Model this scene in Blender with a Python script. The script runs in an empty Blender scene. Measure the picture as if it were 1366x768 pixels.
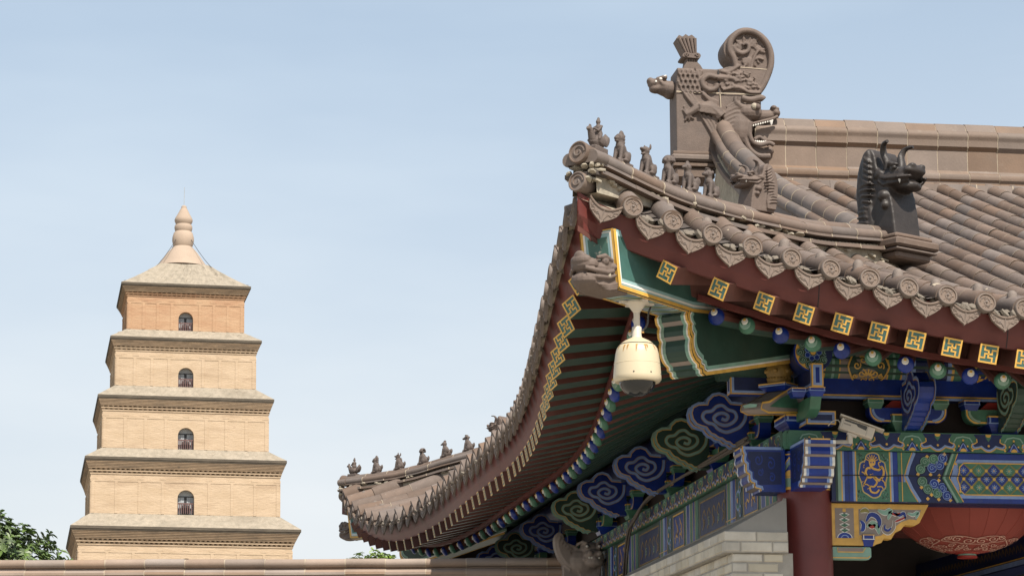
import bpy, bmesh, math, random
from math import sin, cos, pi, radians, sqrt, atan2, tan
from mathutils import Vector as V, Matrix, Euler, noise
random.seed(7)
SC = bpy.context.scene
COL = SC.collection

# ------------------------------------------------------------------ camera, sky, sun, exposure
AZ = radians(7.8); PITCH = radians(11.55)
cd = bpy.data.cameras.new('camera'); cam = bpy.data.objects.new('camera', cd); COL.objects.link(cam)
cam.location = (0, 0, 1.6); cam.rotation_euler = (radians(90) + PITCH, 0, -AZ)
cd.sensor_width = 36.0; cd.lens = 36.0 * 3260 / 1366; cd.clip_start = 0.5; cd.clip_end = 6000
SC.camera = cam
SUN_EL = radians(52); SUN_AZ = radians(16)          # sun stands in front of the hall, a little to the right
sdir = V((sin(SUN_AZ) * cos(SUN_EL), -cos(SUN_AZ) * cos(SUN_EL), sin(SUN_EL)))
sl = bpy.data.lights.new('sun', 'SUN'); sl.energy = 3.9; sl.angle = radians(0.6); sl.color = (1.0, 0.93, 0.83)
so = bpy.data.objects.new('sun', sl); COL.objects.link(so)
so.rotation_euler = sdir.to_track_quat('Z', 'Y').to_euler(); so.location = (10, -30, 60)
W = bpy.data.worlds.new('World'); SC.world = W; W.use_nodes = True
wn = W.node_tree.nodes; wl = W.node_tree.links; wn.clear()
wo = wn.new('ShaderNodeOutputWorld'); wb = wn.new('ShaderNodeBackground'); sk = wn.new('ShaderNodeTexSky')
sk.sky_type = 'NISHITA'; sk.sun_disc = False; sk.sun_elevation = SUN_EL
sk.sun_rotation = pi - SUN_AZ
sk.altitude = 400; sk.air_density = 1.0; sk.dust_density = 3.0; sk.ozone_density = 1.5
# thin high haze and faint low cloud in the sky
tc = wn.new('ShaderNodeTexCoord'); mp = wn.new('ShaderNodeMapping'); mp.inputs['Scale'].default_value = (2.2, 2.2, 9)
nz = wn.new('ShaderNodeTexNoise'); nz.inputs['Scale'].default_value = 2.1; nz.inputs['Detail'].default_value = 4
rp = wn.new('ShaderNodeMapRange'); rp.inputs[1].default_value = .45; rp.inputs[2].default_value = .75; rp.inputs[3].default_value = .0; rp.inputs[4].default_value = .24
sx = wn.new('ShaderNodeSeparateXYZ'); hr = wn.new('ShaderNodeMapRange')
hr.inputs[1].default_value = .02; hr.inputs[2].default_value = .34; hr.inputs[3].default_value = .9; hr.inputs[4].default_value = .5
ad = wn.new('ShaderNodeMath'); ad.operation = 'MULTIPLY'; a2 = wn.new('ShaderNodeMath'); a2.operation = 'ADD'; a2.use_clamp = True
mx = wn.new('ShaderNodeMix'); mx.data_type = 'RGBA'; mx.inputs[7].default_value = (5.7, 6.35, 6.9, 1)
wl.new(tc.outputs['Generated'], mp.inputs[0]); wl.new(mp.outputs[0], nz.inputs['Vector']); wl.new(nz.outputs[0], rp.inputs[0])
wl.new(tc.outputs['Generated'], sx.inputs[0]); wl.new(sx.outputs[2], hr.inputs[0])
wl.new(rp.outputs[0], ad.inputs[0]); wl.new(hr.outputs[0], ad.inputs[1])
wl.new(ad.outputs[0], a2.inputs[0]); wl.new(hr.outputs[0], a2.inputs[1])
wl.new(a2.outputs[0], mx.inputs[0]); wl.new(sk.outputs[0], mx.inputs[6])
m2_ = wn.new('ShaderNodeMix'); m2_.data_type = 'RGBA'; m2_.inputs[6].default_value = (6.5, 6.75, 6.9, 1); m2_.inputs[7].default_value = (5.2, 6.15, 7.0, 1)
h2 = wn.new('ShaderNodeMapRange'); h2.inputs[1].default_value = .08; h2.inputs[2].default_value = .30; wl.new(sx.outputs[2], h2.inputs[0]); wl.new(h2.outputs[0], m2_.inputs[0]); wl.new(m2_.outputs[2], mx.inputs[7])
wl.new(mx.outputs[2], wb.inputs[0]); wl.new(wb.outputs[0], wo.inputs[0]); wb.inputs[1].default_value = 0.075
vs = SC.view_settings; vs.view_transform = 'Standard'; vs.look = 'None'; vs.gamma = 1; vs.use_curve_mapping = False; vs.exposure = 0.85

# ------------------------------------------------------------------ materials
MATS = {}
def mat(name, col, rough=.6, var=.15, nscale=6., bump=.0, bscale=40., island=0., dirt=0., dirtcol=(.05, .04, .03), spots=0., spotcol=(.5, .47, .4), metal=0., spec=.4):
    m = bpy.data.materials.new(name); m.use_nodes = True; nt = m.node_tree; n = nt.nodes; l = nt.links
    b = n['Principled BSDF']; b.inputs['Roughness'].default_value = rough; b.inputs['Metallic'].default_value = metal
    b.inputs['Specular IOR Level'].default_value = spec
    t = n.new('ShaderNodeTexCoord')
    def noise_(sc, det=5):
        x = n.new('ShaderNodeTexNoise'); x.inputs['Scale'].default_value = sc; x.inputs['Detail'].default_value = det
        x.inputs['Roughness'].default_value = .62; l.new(t.outputs['Object'], x.inputs['Vector']); return x
    def rng(src, a, b_, c, d):
        r = n.new('ShaderNodeMapRange'); r.inputs[1].default_value = a; r.inputs[2].default_value = b_; r.inputs[3].default_value = c; r.inputs[4].default_value = d
        l.new(src, r.inputs[0]); return r.outputs[0]
    cur = n.new('ShaderNodeMix'); cur.data_type = 'RGBA'
    cur.inputs[6].default_value = tuple(c * (1 - var) for c in col) + (1,); cur.inputs[7].default_value = tuple(c * (1 + var) for c in col) + (1,)
    l.new(rng(noise_(nscale).outputs[0], .3, .7, 0, 1), cur.inputs[0]); out = cur.outputs[2]
    if island:
        g = n.new('ShaderNodeNewGeometry'); h = n.new('ShaderNodeHueSaturation'); l.new(out, h.inputs['Color'])
        l.new(rng(g.outputs['Random Per Island'], 0, 1, 1 - island, 1 + island), h.inputs['Value'])
        w = n.new('ShaderNodeTexWhiteNoise'); w.noise_dimensions = '1D'; l.new(g.outputs['Random Per Island'], w.inputs['W'])
        l.new(rng(w.outputs[0], 0, 1, .7, 1.25), h.inputs['Saturation']); out = h.outputs[0]
    def over(fac, c):
        nonlocal out
        k = n.new('ShaderNodeMix'); k.data_type = 'RGBA'; l.new(fac, k.inputs[0]); l.new(out, k.inputs[6]); k.inputs[7].default_value = tuple(c) + (1,); out = k.outputs[2]
    if dirt: over(rng(noise_(nscale * .45, 8).outputs[0], .48, .72, 0, dirt), dirtcol)
    if spots: over(rng(noise_(nscale * 3.1, 6).outputs[0], .6, .7, 0, spots), spotcol)
    l.new(out, b.inputs['Base Color'])
    if bump:
        p = n.new('ShaderNodeBump'); p.inputs['Strength'].default_value = bump; p.inputs['Distance'].default_value = .01
        l.new(noise_(bscale, 6).outputs[0], p.inputs['Height']); l.new(p.outputs[0], b.inputs['Normal'])
    MATS[name] = m; return m

mat('tile', (0.1428, 0.1023, 0.0790), .75, .12, 9, .25, 60, island=.21, dirt=.25, dirtcol=(.12, .10, .09), spots=.22, spotcol=(.36, .33, .29))
mat('tile_edge', (0.1593, 0.1211, 0.0970), .75, .10, 14, .3, 90, island=.10, dirt=.25, dirtcol=(.12, .10, .09), spots=.12, spotcol=(.36, .32, .28))
mat('ridge_clay', (0.1402, 0.1040, 0.0832), .72, .14, 5, .3, 45, island=.12, dirt=.3, dirtcol=(.11, .095, .085), spots=.10, spotcol=(.38, .33, .27))
mat('ridge_main', (0.1613, 0.1114, 0.0803), .72, .12, 3.5, .25, 45, island=.12, dirt=.35, dirtcol=(.14, .11, .09), spots=.1, spotcol=(.38, .33, .27))
mat('ridge_pale', (0.2550, 0.1913, 0.1487), .72, .12, 3.5, .25, 45, island=.13, dirt=.3, dirtcol=(.19, .15, .125), spots=.08, spotcol=(.4, .35, .28))
mat('sculpt_clay', (0.1260, 0.0927, 0.0749), .72, .15, 9, .35, 70, dirt=.4, dirtcol=(.085, .07, .062), spots=.08, spotcol=(.36, .31, .26))
mat('fig_clay', (0.0975, 0.0750, 0.0638), .7, .18, 18, .35, 90, dirt=.4, dirtcol=(.06, .05, .045), spots=.10, spotcol=(.33, .29, .25))
mat('dark_clay', (0.0299, 0.0234, 0.0201), .5, .25, 8, .3, 60, dirt=.3, dirtcol=(.02, .018, .018), spots=.06, spotcol=(.2, .18, .16))
mat('mortar', (0.3280, 0.2870, 0.2214), .95, .22, 14, .8, 45, dirt=.5, dirtcol=(.20, .17, .13), spots=.2, spotcol=(.55, .52, .45))
mat('mortar_line', (0.3570, 0.2975, 0.2210), .95, .15, 20)
mat('lime_dark', (0.1680, 0.1435, 0.1155), .95, .25, 18, .9, 50, dirt=.5, dirtcol=(.10, .085, .07))
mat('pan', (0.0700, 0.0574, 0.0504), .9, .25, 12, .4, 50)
mat('white_chip', (.72, .69, .62), .6, .08, 20)
mat('red', (0.1070, 0.0254, 0.0206), .55, .16, 3.5, .12, 30, dirt=.35, dirtcol=(.06, .018, .016))
mat('column_red', (0.1323, 0.0286, 0.0264), .42, .12, 4, .10, 20, dirt=.3, dirtcol=(.07, .02, .02), spots=.08, spotcol=(.2, .08, .07))
mat('rafter_red', (0.1140, 0.0427, 0.0323), .6, .18, 6, .1, 40, dirt=.4, dirtcol=(.05, .028, .022))
mat('green_dk', (.022, .052, .038), .45, .2, 5, .08, 30, dirt=.35, dirtcol=(.045, .042, .028), spots=.05, spotcol=(.2, .23, .2))
mat('green_panel', (.045, .115, .10), .45, .18, 5, .08, 30, dirt=.3, dirtcol=(.10, .12, .09), spots=.05, spotcol=(.3, .35, .32))
mat('green', (.052, .155, .098), .5, .16, 8, dirt=.5, dirtcol=(.05, .07, .04), spots=.05, spotcol=(.25, .25, .24), bump=.12, bscale=55)
mat('green_lt', (.20, .34, .27), .55, .12, 9, dirt=.5, dirtcol=(.2, .2, .14), spots=.05, spotcol=(.25, .25, .24), bump=.12, bscale=55)
mat('blue', (.006, .026, .20), .35, .25, 7, dirt=.5, dirtcol=(.015, .022, .07), spots=.05, spotcol=(.25, .25, .24), bump=.12, bscale=55)
mat('blue_dk', (.006, .014, .072), .45, .2, 5, dirt=.5, dirtcol=(.015, .015, .03), spots=.05, spotcol=(.25, .25, .24), bump=.12, bscale=55)
mat('blue_lt', (.20, .29, .52), .55, .15, 10, dirt=.5, dirtcol=(.12, .14, .26), spots=.1, spotcol=(.5, .5, .6))
mat('sky_teal', (.26, .42, .42), .5, .1, 8, dirt=.25, dirtcol=(.3, .33, .28))
mat('gold', (.62, .36, .075), .42, .16, 12, dirt=.5, dirtcol=(.35, .2, .05), spots=.05, spotcol=(.25, .25, .24), bump=.12, bscale=55)
mat('gold_dk', (.24, .145, .035), .5, .25, 16, .3, 60, dirt=.4, dirtcol=(.08, .06, .03))
mat('white', (.70, .68, .62), .5, .08, 12, dirt=.2, dirtcol=(.4, .37, .3))
mat('black', (.012, .012, .013), .6, .2, 10)
mat('vermilion', (.30, .03, .022), .5, .15, 10)
mat('olive', (.21, .18, .045), .5, .15, 10)
mat('taupe', (.24, .20, .175), .7, .1, 10, dirt=.2, dirtcol=(.15, .12, .1))
mat('flaking', (.06, .135, .105), .6, .15, 8, spots=.9, spotcol=(.56, .50, .40))
mat('plaster', (.33, .305, .265), .9, .08, 4, .1, 30, dirt=.3, dirtcol=(.24, .22, .19))
mat('brick_paint', (.48, .44, .36), .8, .12, 6, .35, 40, island=.12, dirt=.6, dirtcol=(.29, .265, .225), spots=.15, spotcol=(.6, .58, .53))
mat('brick_joint', (.30, .28, .245), .95, .15, 12, .4, 50)
mat('lantern', (.25, .05, .038), .7, .08, 4, dirt=.15, dirtcol=(.33, .06, .04))
mat('lantern_print', (.55, .33, .26), .7, .1, 12)
mat('camera_cream', (0.5280, 0.4488, 0.3080), .38, .03, 4, dirt=.08, dirtcol=(.55, .44, .3))
mat('camera_white', (0.5580, 0.5040, 0.4230), .4, .05, 6, dirt=.2, dirtcol=(.45, .4, .33))
mat('camera_grey', (.07, .066, .06), .4, .1, 6)
mat('stain', (.34, .19, .06), .6, .3, 30)
mat('cable', (.09, .075, .06), .6, .2, 10)
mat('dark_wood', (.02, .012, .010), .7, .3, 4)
mat('leaf', (0.0986, 0.1450, 0.0464), .45, .3, 2.5, island=.35)
mat('leaf_bright', (0.1836, 0.2592, 0.0648), .5, .25, 2.0, island=.3)
mat('bark', (.12, .09, .065), .9, .2, 10, .6, 30)
mat('ground', (0.3400, 0.3060, 0.2550), .9, .12, .8, .2, 10, dirt=.3, dirtcol=(.30, .27, .23))
mat('dome', (.012, .013, .013), .04, .1, 5, spec=.6)

# ------------------------------------------------------------------ mesh helpers
def frame(o, eu, ev):
    o = V(o); eu = V(eu); ev = V(ev); en = eu.cross(ev).normalized()
    return lambda u, v, h: o + eu * u + ev * v + en * h
def circ(cx, cy, r, n=20, a0=0., a1=2 * pi, ry=None):
    full = abs(a1 - a0 - 2 * pi) < 1e-6; k = n if full else n + 1
    return [(cx + r * cos(a0 + (a1 - a0) * i / n), cy + (ry or r) * sin(a0 + (a1 - a0) * i / n)) for i in range(k)]
def spline(pts, n=6, closed=False):
    P = [V(p) for p in pts]; out = []; N = len(P)
    for i in range(N if closed else N - 1):
        if closed: a, b, c, d = P[(i - 1) % N], P[i], P[(i + 1) % N], P[(i + 2) % N]
        else: a, b, c, d = P[max(i - 1, 0)], P[i], P[i + 1], P[min(i + 2, N - 1)]
        for k in range(n):
            t = k / n
            out.append(.5 * ((2 * b) + (c - a) * t + (2 * a - 5 * b + 4 * c - d) * t * t + (3 * b - a - 3 * c + d) * t ** 3))
    if not closed: out.append(P[-1])
    return [tuple(p) for p in out]
def spiral(cx, cy, r0, r1, a0, turns, n=22, ry=1.):
    return [(cx + (r0 + (r1 - r0) * i / n) * cos(a0 + turns * 2 * pi * i / n), cy + ry * (r0 + (r1 - r0) * i / n) * sin(a0 + turns * 2 * pi * i / n)) for i in range(n + 1)]

class MB:
    def __init__(s): s.v = []; s.f = []; s.m = []; s.s = []
    def add(s, vs, fs, m, sm=False):
        o = len(s.v); s.v.extend([V(p) for p in vs])
        for f in fs: s.f.append(tuple(i + o for i in f)); s.m.append(m); s.s.append(sm)
    def obox(s, o, a, b, c, m, mats=None):
        o, a, b, c = V(o), V(a), V(b), V(c)
        vs = [o, o + a, o + a + b, o + b, o + c, o + a + c, o + a + b + c, o + b + c]
        fs = [(0, 3, 2, 1), (4, 5, 6, 7), (0, 1, 5, 4), (1, 2, 6, 5), (2, 3, 7, 6), (3, 0, 4, 7)]
        for i, f in enumerate(fs): s.add([vs[k] for k in f], [(0, 1, 2, 3)], m)
    def box(s, x0, x1, y0, y1, z0, z1, m):
        s.add([(x0, y0, z0), (x1, y0, z0), (x1, y1, z0), (x0, y1, z0), (x0, y0, z1), (x1, y0, z1), (x1, y1, z1), (x0, y1, z1)],
              [(0, 3, 2, 1), (4, 5, 6, 7), (0, 1, 5, 4), (1, 2, 6, 5), (2, 3, 7, 6), (3, 0, 4, 7)], m)
    def rbox(s, o, a, b, c, m, r=.01):
        """box with chamfered edges"""
        o, a, b, c = V(o), V(a), V(b), V(c); la, lb, lc = a.length, b.length, c.length
        ua, ub, uc = a / la, b / lb, c / lc; vs = []; idx = {}
        def p(x, y, z): return o + ua * x + ub * y + uc * z
        A = (0, la); B = (0, lb); Cc = (0, lc)
        def inn(v, L): return r if v == 0 else L - r
        for x in A:
            for y in B:
                for z in Cc:
                    for k in range(3):
                        q = [x, y, z]; 
                        for j, L in enumerate((la, lb, lc)):
                            if j != k: q[j] = inn(q[j], L)
                        idx[(x > 0, y > 0, z > 0, k)] = len(vs); vs.append(p(*q))
        fs = []
        T = (False, True)
        for v in T:
            fs.append([idx[(v, a_, b_, 0)] for a_, b_ in ((0, 0), (1, 0), (1, 1), (0, 1))])
            fs.append([idx[(a_, v, b_, 1)] for a_, b_ in ((0, 0), (1, 0), (1, 1), (0, 1))])
            fs.append([idx[(a_, b_, v, 2)] for a_, b_ in ((0, 0), (1, 0), (1, 1), (0, 1))])
        for p_ in T:
            for q_ in T:
                fs.append([idx[(0, p_, q_, 1)], idx[(1, p_, q_, 1)], idx[(1, p_, q_, 2)], idx[(0, p_, q_, 2)]])
                fs.append([idx[(p_, 0, q_, 0)], idx[(p_, 1, q_, 0)], idx[(p_, 1, q_, 2)], idx[(p_, 0, q_, 2)]])
                fs.append([idx[(p_, q_, 0, 0)], idx[(p_, q_, 1, 0)], idx[(p_, q_, 1, 1)], idx[(p_, q_, 0, 1)]])
                for r_ in T: fs.append([idx[(p_, q_, r_, k)] for k in range(3)])
        s.add(vs, fs, m)
    def prism(s, pts, fr, h0, h1, m, sm=None, smooth=False, caps=(1, 1)):
        n = len(pts); a = [fr(p[0], p[1], h0) for p in pts]; b = [fr(p[0], p[1], h1) for p in pts]
        if caps[0]: s.add(a, [tuple(range(n - 1, -1, -1))], m)
        if caps[1]: s.add(b, [tuple(range(n))], m)
        s.add(a + b, [(i, (i + 1) % n, n + (i + 1) % n, n + i) for i in range(n)], sm or m, smooth)
    def solid(s, pts, fr, h0, h1, m):
        """closed prism sharing vertices (for sculpting)"""
        n = len(pts); a = [fr(p[0], p[1], h0) for p in pts]; b = [fr(p[0], p[1], h1) for p in pts]
        s.add(a + b, [tuple(range(n - 1, -1, -1)), tuple(range(n, 2 * n))] + [(i, (i + 1) % n, n + (i + 1) % n, n + i) for i in range(n)], m)
    def poly(s, pts, fr, h, m): s.add([fr(p[0], p[1], h) for p in pts], [tuple(range(len(pts)))], m)
    def stroke(s, pts, w, fr, h, m, closed=False):
        P = [V((p[0], p[1])) for p in pts]; n = len(P); vs = []
        for i in range(n):
            a = P[(i - 1) % n] if (closed or i > 0) else P[i]; b = P[(i + 1) % n] if (closed or i < n - 1) else P[i]
            d = b - a; d = d.normalized() if d.length > 1e-9 else V((1, 0)); q = V((-d.y, d.x)) * (w / 2)
            vs += [fr(*(P[i] + q), h), fr(*(P[i] - q), h)]
        s.add(vs, [(2 * i, 2 * i + 1, 2 * ((i + 1) % n) + 1, 2 * ((i + 1) % n)) for i in range(n if closed else n - 1)], m)
    def disc(s, c, r, fr, h, m, n=16): s.poly(circ(c[0], c[1], r, n), fr, h, m)
    def rect(s, u0, v0, u1, v1, fr, h, m, nu=1):
        for i in range(nu):
            a = u0 + (u1 - u0) * i / nu; b = u0 + (u1 - u0) * (i + 1) / nu
            s.poly([(a, v0), (b, v0), (b, v1), (a, v1)], fr, h, m)
    def border(s, u0, v0, u1, v1, w, fr, h, m):
        s.rect(u0, v0, u1, v0 + w, fr, h, m); s.rect(u0, v1 - w, u1, v1, fr, h, m)
        s.rect(u0, v0 + w, u0 + w, v1 - w, fr, h, m); s.rect(u1 - w, v0 + w, u1, v1 - w, fr, h, m)
    def sweep(s, path, prof, m, smooth=False, caps=True, closed=True, lat=None, mats=None):
        P = [V(p) for p in path]; n = len(P); k = len(prof); rings = []
        for i in range(n):
            t = (P[min(i + 1, n - 1)] - P[max(i - 1, 0)]).normalized()
            L = V(lat) if lat is not None else t.cross(V((0, 0, 1))).normalized()
            L = (L - t * L.dot(t)).normalized(); U = L.cross(t).normalized()
            if U.z < 0: U = -U
            rings.append([P[i] + L * a + U * b for a, b in prof])
        vs = [p for r in rings for p in r]; q = k if closed else k - 1
        for j in range(q):
            s.add([rings[i][jj] for i in range(n) for jj in (j, (j + 1) % k)], [(2 * i, 2 * i + 1, 2 * i + 3, 2 * i + 2) for i in range(n - 1)], mats[j] if mats else m, smooth) if mats else None
        if not mats:
            s.add(vs, [(i * k + j, i * k + (j + 1) % k, (i + 1) * k + (j + 1) % k, (i + 1) * k + j) for i in range(n - 1) for j in range(q)], m, smooth)
        if caps and closed: s.add(rings[0], [tuple(range(k))], m); s.add(rings[-1], [tuple(range(k))], m)
    def tube(s, path, r, n, m, caps=True, smooth=True):
        P = [V(p) for p in path]; N = len(P); R = r if isinstance(r, (list, tuple)) else [r] * N
        up = V((0, 0, 1)); vs = []
        t0 = (P[1] - P[0]).normalized(); x = t0.orthogonal().normalized()
        for i in range(N):
            t = (P[min(i + 1, N - 1)] - P[max(i - 1, 0)]).normalized()
            x = (x - t * x.dot(t)); x = x.normalized() if x.length > 1e-6 else t.orthogonal().normalized(); y = t.cross(x)
            vs += [P[i] + (x * cos(2 * pi * j / n) + y * sin(2 * pi * j / n)) * R[i] for j in range(n)]
        fs = [(i * n + j, i * n + (j + 1) % n, (i + 1) * n + (j + 1) % n, (i + 1) * n + j) for i in range(N - 1) for j in range(n)]
        if caps: fs += [tuple(range(n - 1, -1, -1)), tuple(range((N - 1) * n, N * n))]
        s.add(vs, fs, m, smooth)
    def lathe(s, prof, o, ax=(0, 0, 1), n=20, m='tile', mats=None, smooth=True, sx=1., a0=0., a1=2 * pi):
        o = V(o); ax = V(ax).normalized(); x = V((1, 0, 0)); x = (x - ax * x.dot(ax)); x = x.normalized() if x.length > .1 else ax.orthogonal().normalized(); y = ax.cross(x)
        full = abs(a1 - a0 - 2 * pi) < 1e-6; k = n if full else n + 1
        R = [[o + ax * z + (x * cos(a0 + (a1 - a0) * j / n) * sx + y * sin(a0 + (a1 - a0) * j / n)) * r for j in range(k)] for r, z in prof]
        if mats is None:
            s.add([p for r in R for p in r], [(i * k + j, i * k + (j + 1) % k, (i + 1) * k + (j + 1) % k, (i + 1) * k + j) for i in range(len(prof) - 1) for j in range(n)], m, smooth)
        else:
            for i in range(len(prof) - 1):
                s.add(R[i] + R[i + 1], [(j, (j + 1) % k, k + (j + 1) % k, k + j) for j in range(n)], mats[i], smooth)
        if full:
            if prof[0][0] > 1e-5: s.add(R[0], [tuple(range(n))], mats[0] if mats else m)
            if prof[-1][0] > 1e-5: s.add(R[-1], [tuple(range(n))], mats[-1] if mats else m)
    def ell(s, c, r, rot=None, n=14, m='fig_clay'):
        c = V(c); r = (r, r, r) if not isinstance(r, (tuple, list)) else r; M = Euler(rot).to_matrix() if rot else Matrix.Identity(3)
        k = n // 2; vs = [c + M @ V((0, 0, -r[2]))]
        for i in range(1, k):
            a = -pi / 2 + pi * i / k
            vs += [c + M @ V((r[0] * cos(a) * cos(2 * pi * j / n), r[1] * cos(a) * sin(2 * pi * j / n), r[2] * sin(a))) for j in range(n)]
        vs.append(c + M @ V((0, 0, r[2]))); L = len(vs) - 1
        fs = [(0, 1 + (j + 1) % n, 1 + j) for j in range(n)] + [(L, L - n + j, L - n + (j + 1) % n) for j in range(n)]
        fs += [(1 + i * n + j, 1 + i * n + (j + 1) % n, 1 + (i + 1) * n + (j + 1) % n, 1 + (i + 1) * n + j) for i in range(k - 2) for j in range(n)]
        s.add(vs, fs, m, True)
    def build(s, name, parent=None, origin=None, sharp=40, bevel=0.):
        me = bpy.data.meshes.new(name); o = V(origin) if origin is not None else (WLOC.get(parent.name, V()) if parent else V())
        me.from_pydata([p - o for p in s.v], [], s.f)
        keys = []
        for k in s.m:
            if k not in keys: keys.append(k)
        for k in keys: me.materials.append(MATS[k])
        me.polygons.foreach_set('material_index', [keys.index(k) for k in s.m])
        me.polygons.foreach_set('use_smooth', s.s)
        bm = bmesh.new(); bm.from_mesh(me); bmesh.ops.recalc_face_normals(bm, faces=bm.faces); bm.to_mesh(me); bm.free()
        if any(s.s): me.set_sharp_from_angle(angle=radians(sharp))
        ob = bpy.data.objects.new(name, me); COL.objects.link(ob)
        if parent: ob.parent = parent; WLOC[ob.name] = o
        else: ob.location = o; WLOC[ob.name] = o
        if bevel:
            b = ob.modifiers.new('bevel', 'BEVEL'); b.width = bevel; b.segments = 2; b.limit_method = 'ANGLE'; b.angle_limit = radians(50)
        return ob
WLOC = {}
def sculpt(mb, name, voxel, m, parent=None, origin=None, smooth=2, fac=.5):
    """fuse overlapping closed shapes into one continuous skin"""
    tmp = mb.build('tmp', None, origin=(0, 0, 0))
    r = tmp.modifiers.new('r', 'REMESH'); r.mode = 'VOXEL'; r.voxel_size = voxel
    if smooth:
        q = tmp.modifiers.new('s', 'SMOOTH'); q.iterations = smooth; q.factor = fac
    dg = bpy.context.evaluated_depsgraph_get(); me = bpy.data.meshes.new_from_object(tmp.evaluated_get(dg))
    old = tmp.data; bpy.data.objects.remove(tmp); bpy.data.meshes.remove(old)
    o = V(origin) if origin is not None else (WLOC.get(parent.name, V()) if parent else V())
    me.transform(Matrix.Translation(-o)); me.materials.clear(); me.materials.append(MATS[m])
    me.polygons.foreach_set('material_index', [0] * len(me.polygons)); me.polygons.foreach_set('use_smooth', [True] * len(me.polygons)); me.name = name
    ob = bpy.data.objects.new(name, me); COL.objects.link(ob)
    if parent: ob.parent = parent
    else: ob.location = o
    WLOC[ob.name] = o
    return ob
def thing(name, loc, label, cat, group=None, kind=None):
    o = bpy.data.objects.new(name, None); COL.objects.link(o); o.location = loc; o.empty_display_size = .2; WLOC[o.name] = V(loc)
    tag(o, label, cat, group, kind); return o
def tag(o, label=None, cat=None, group=None, kind=None):
    if label: o['label'] = label
    if cat: o['category'] = cat
    if group: o['group'] = group
    if kind: o['kind'] = kind
    return o
def copy_thing(src, loc, rot=(0, 0, 0), label=None, scale=None):
    c = src.copy(); COL.objects.link(c); c.location = loc; c.rotation_euler = rot; WLOC[c.name] = V(loc)
    if scale: c.scale = (scale,) * 3
    if label: c['label'] = label
    for ch in list(src.children):
        d = ch.copy(); COL.objects.link(d); d.parent = c
        for g in list(ch.children):
            e = g.copy(); COL.objects.link(e); e.parent = d
    return c

# ------------------------------------------------------------------ ground
g = MB(); g.add([(-2500, -2500, 0), (2500, -2500, 0), (2500, 4000, 0), (-2500, 4000, 0)], [(0, 1, 2, 3)], 'ground')
tag(g.build('ground'), kind='structure')
# ------------------------------------------------------------------ THE HALL: eave geometry
CX, CY = 2.57, 15.57                       # near eave corner
LS = 18.13; LF = 9.4                       # side eave length, modelled front eave length
Z0, RAISE, CURL = 4.72, .79, 4.8
def sfold(side, s): return min(s, LS - s) if side else s
def ze(side, s): return Z0 + RAISE * max(0, 1 - sfold(side, s) / CURL) ** 2
def ie(side, s):
    if side:
        t = min(1, sfold(side, s) / 7.0); return .45 * t * t * (3 - 2 * t)
    return .3 * (1 - max(0, 1 - s / CURL) ** 2)
def P(side, s, i, z):
    return V((CX + i - .018 * s, CY + s, z + .005 * s)) if side else V((CX + s, CY + i, z))
IG = 3.03                                   # hip meets the gable line
def zhip(t): return 5.53 + .04 * t          # roof surface along the hip, t = inward distance
def zroof(side, s, i):
    f = sfold(side, s); e = ie(side, s); z_e = ze(side, s); ih = min(f, IG)
    if i <= ih or side or f < IG:
        t = (i - e) / max(ih - e, .05); return z_e + (zhip(ih) - z_e) * t - .05 * sin(pi * min(max(t, 0), 1)) * min(1, ih / 2)
    t = (i - IG) / 6.0; return zhip(IG) + (7.9 - zhip(IG)) * (t * .93 + .07 * t * t)

hall = thing('temple_hall', (4.59, 17.57, 0), 'Chinese hall with curled grey tile eaves, red boards and painted brackets', 'building')

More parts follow.
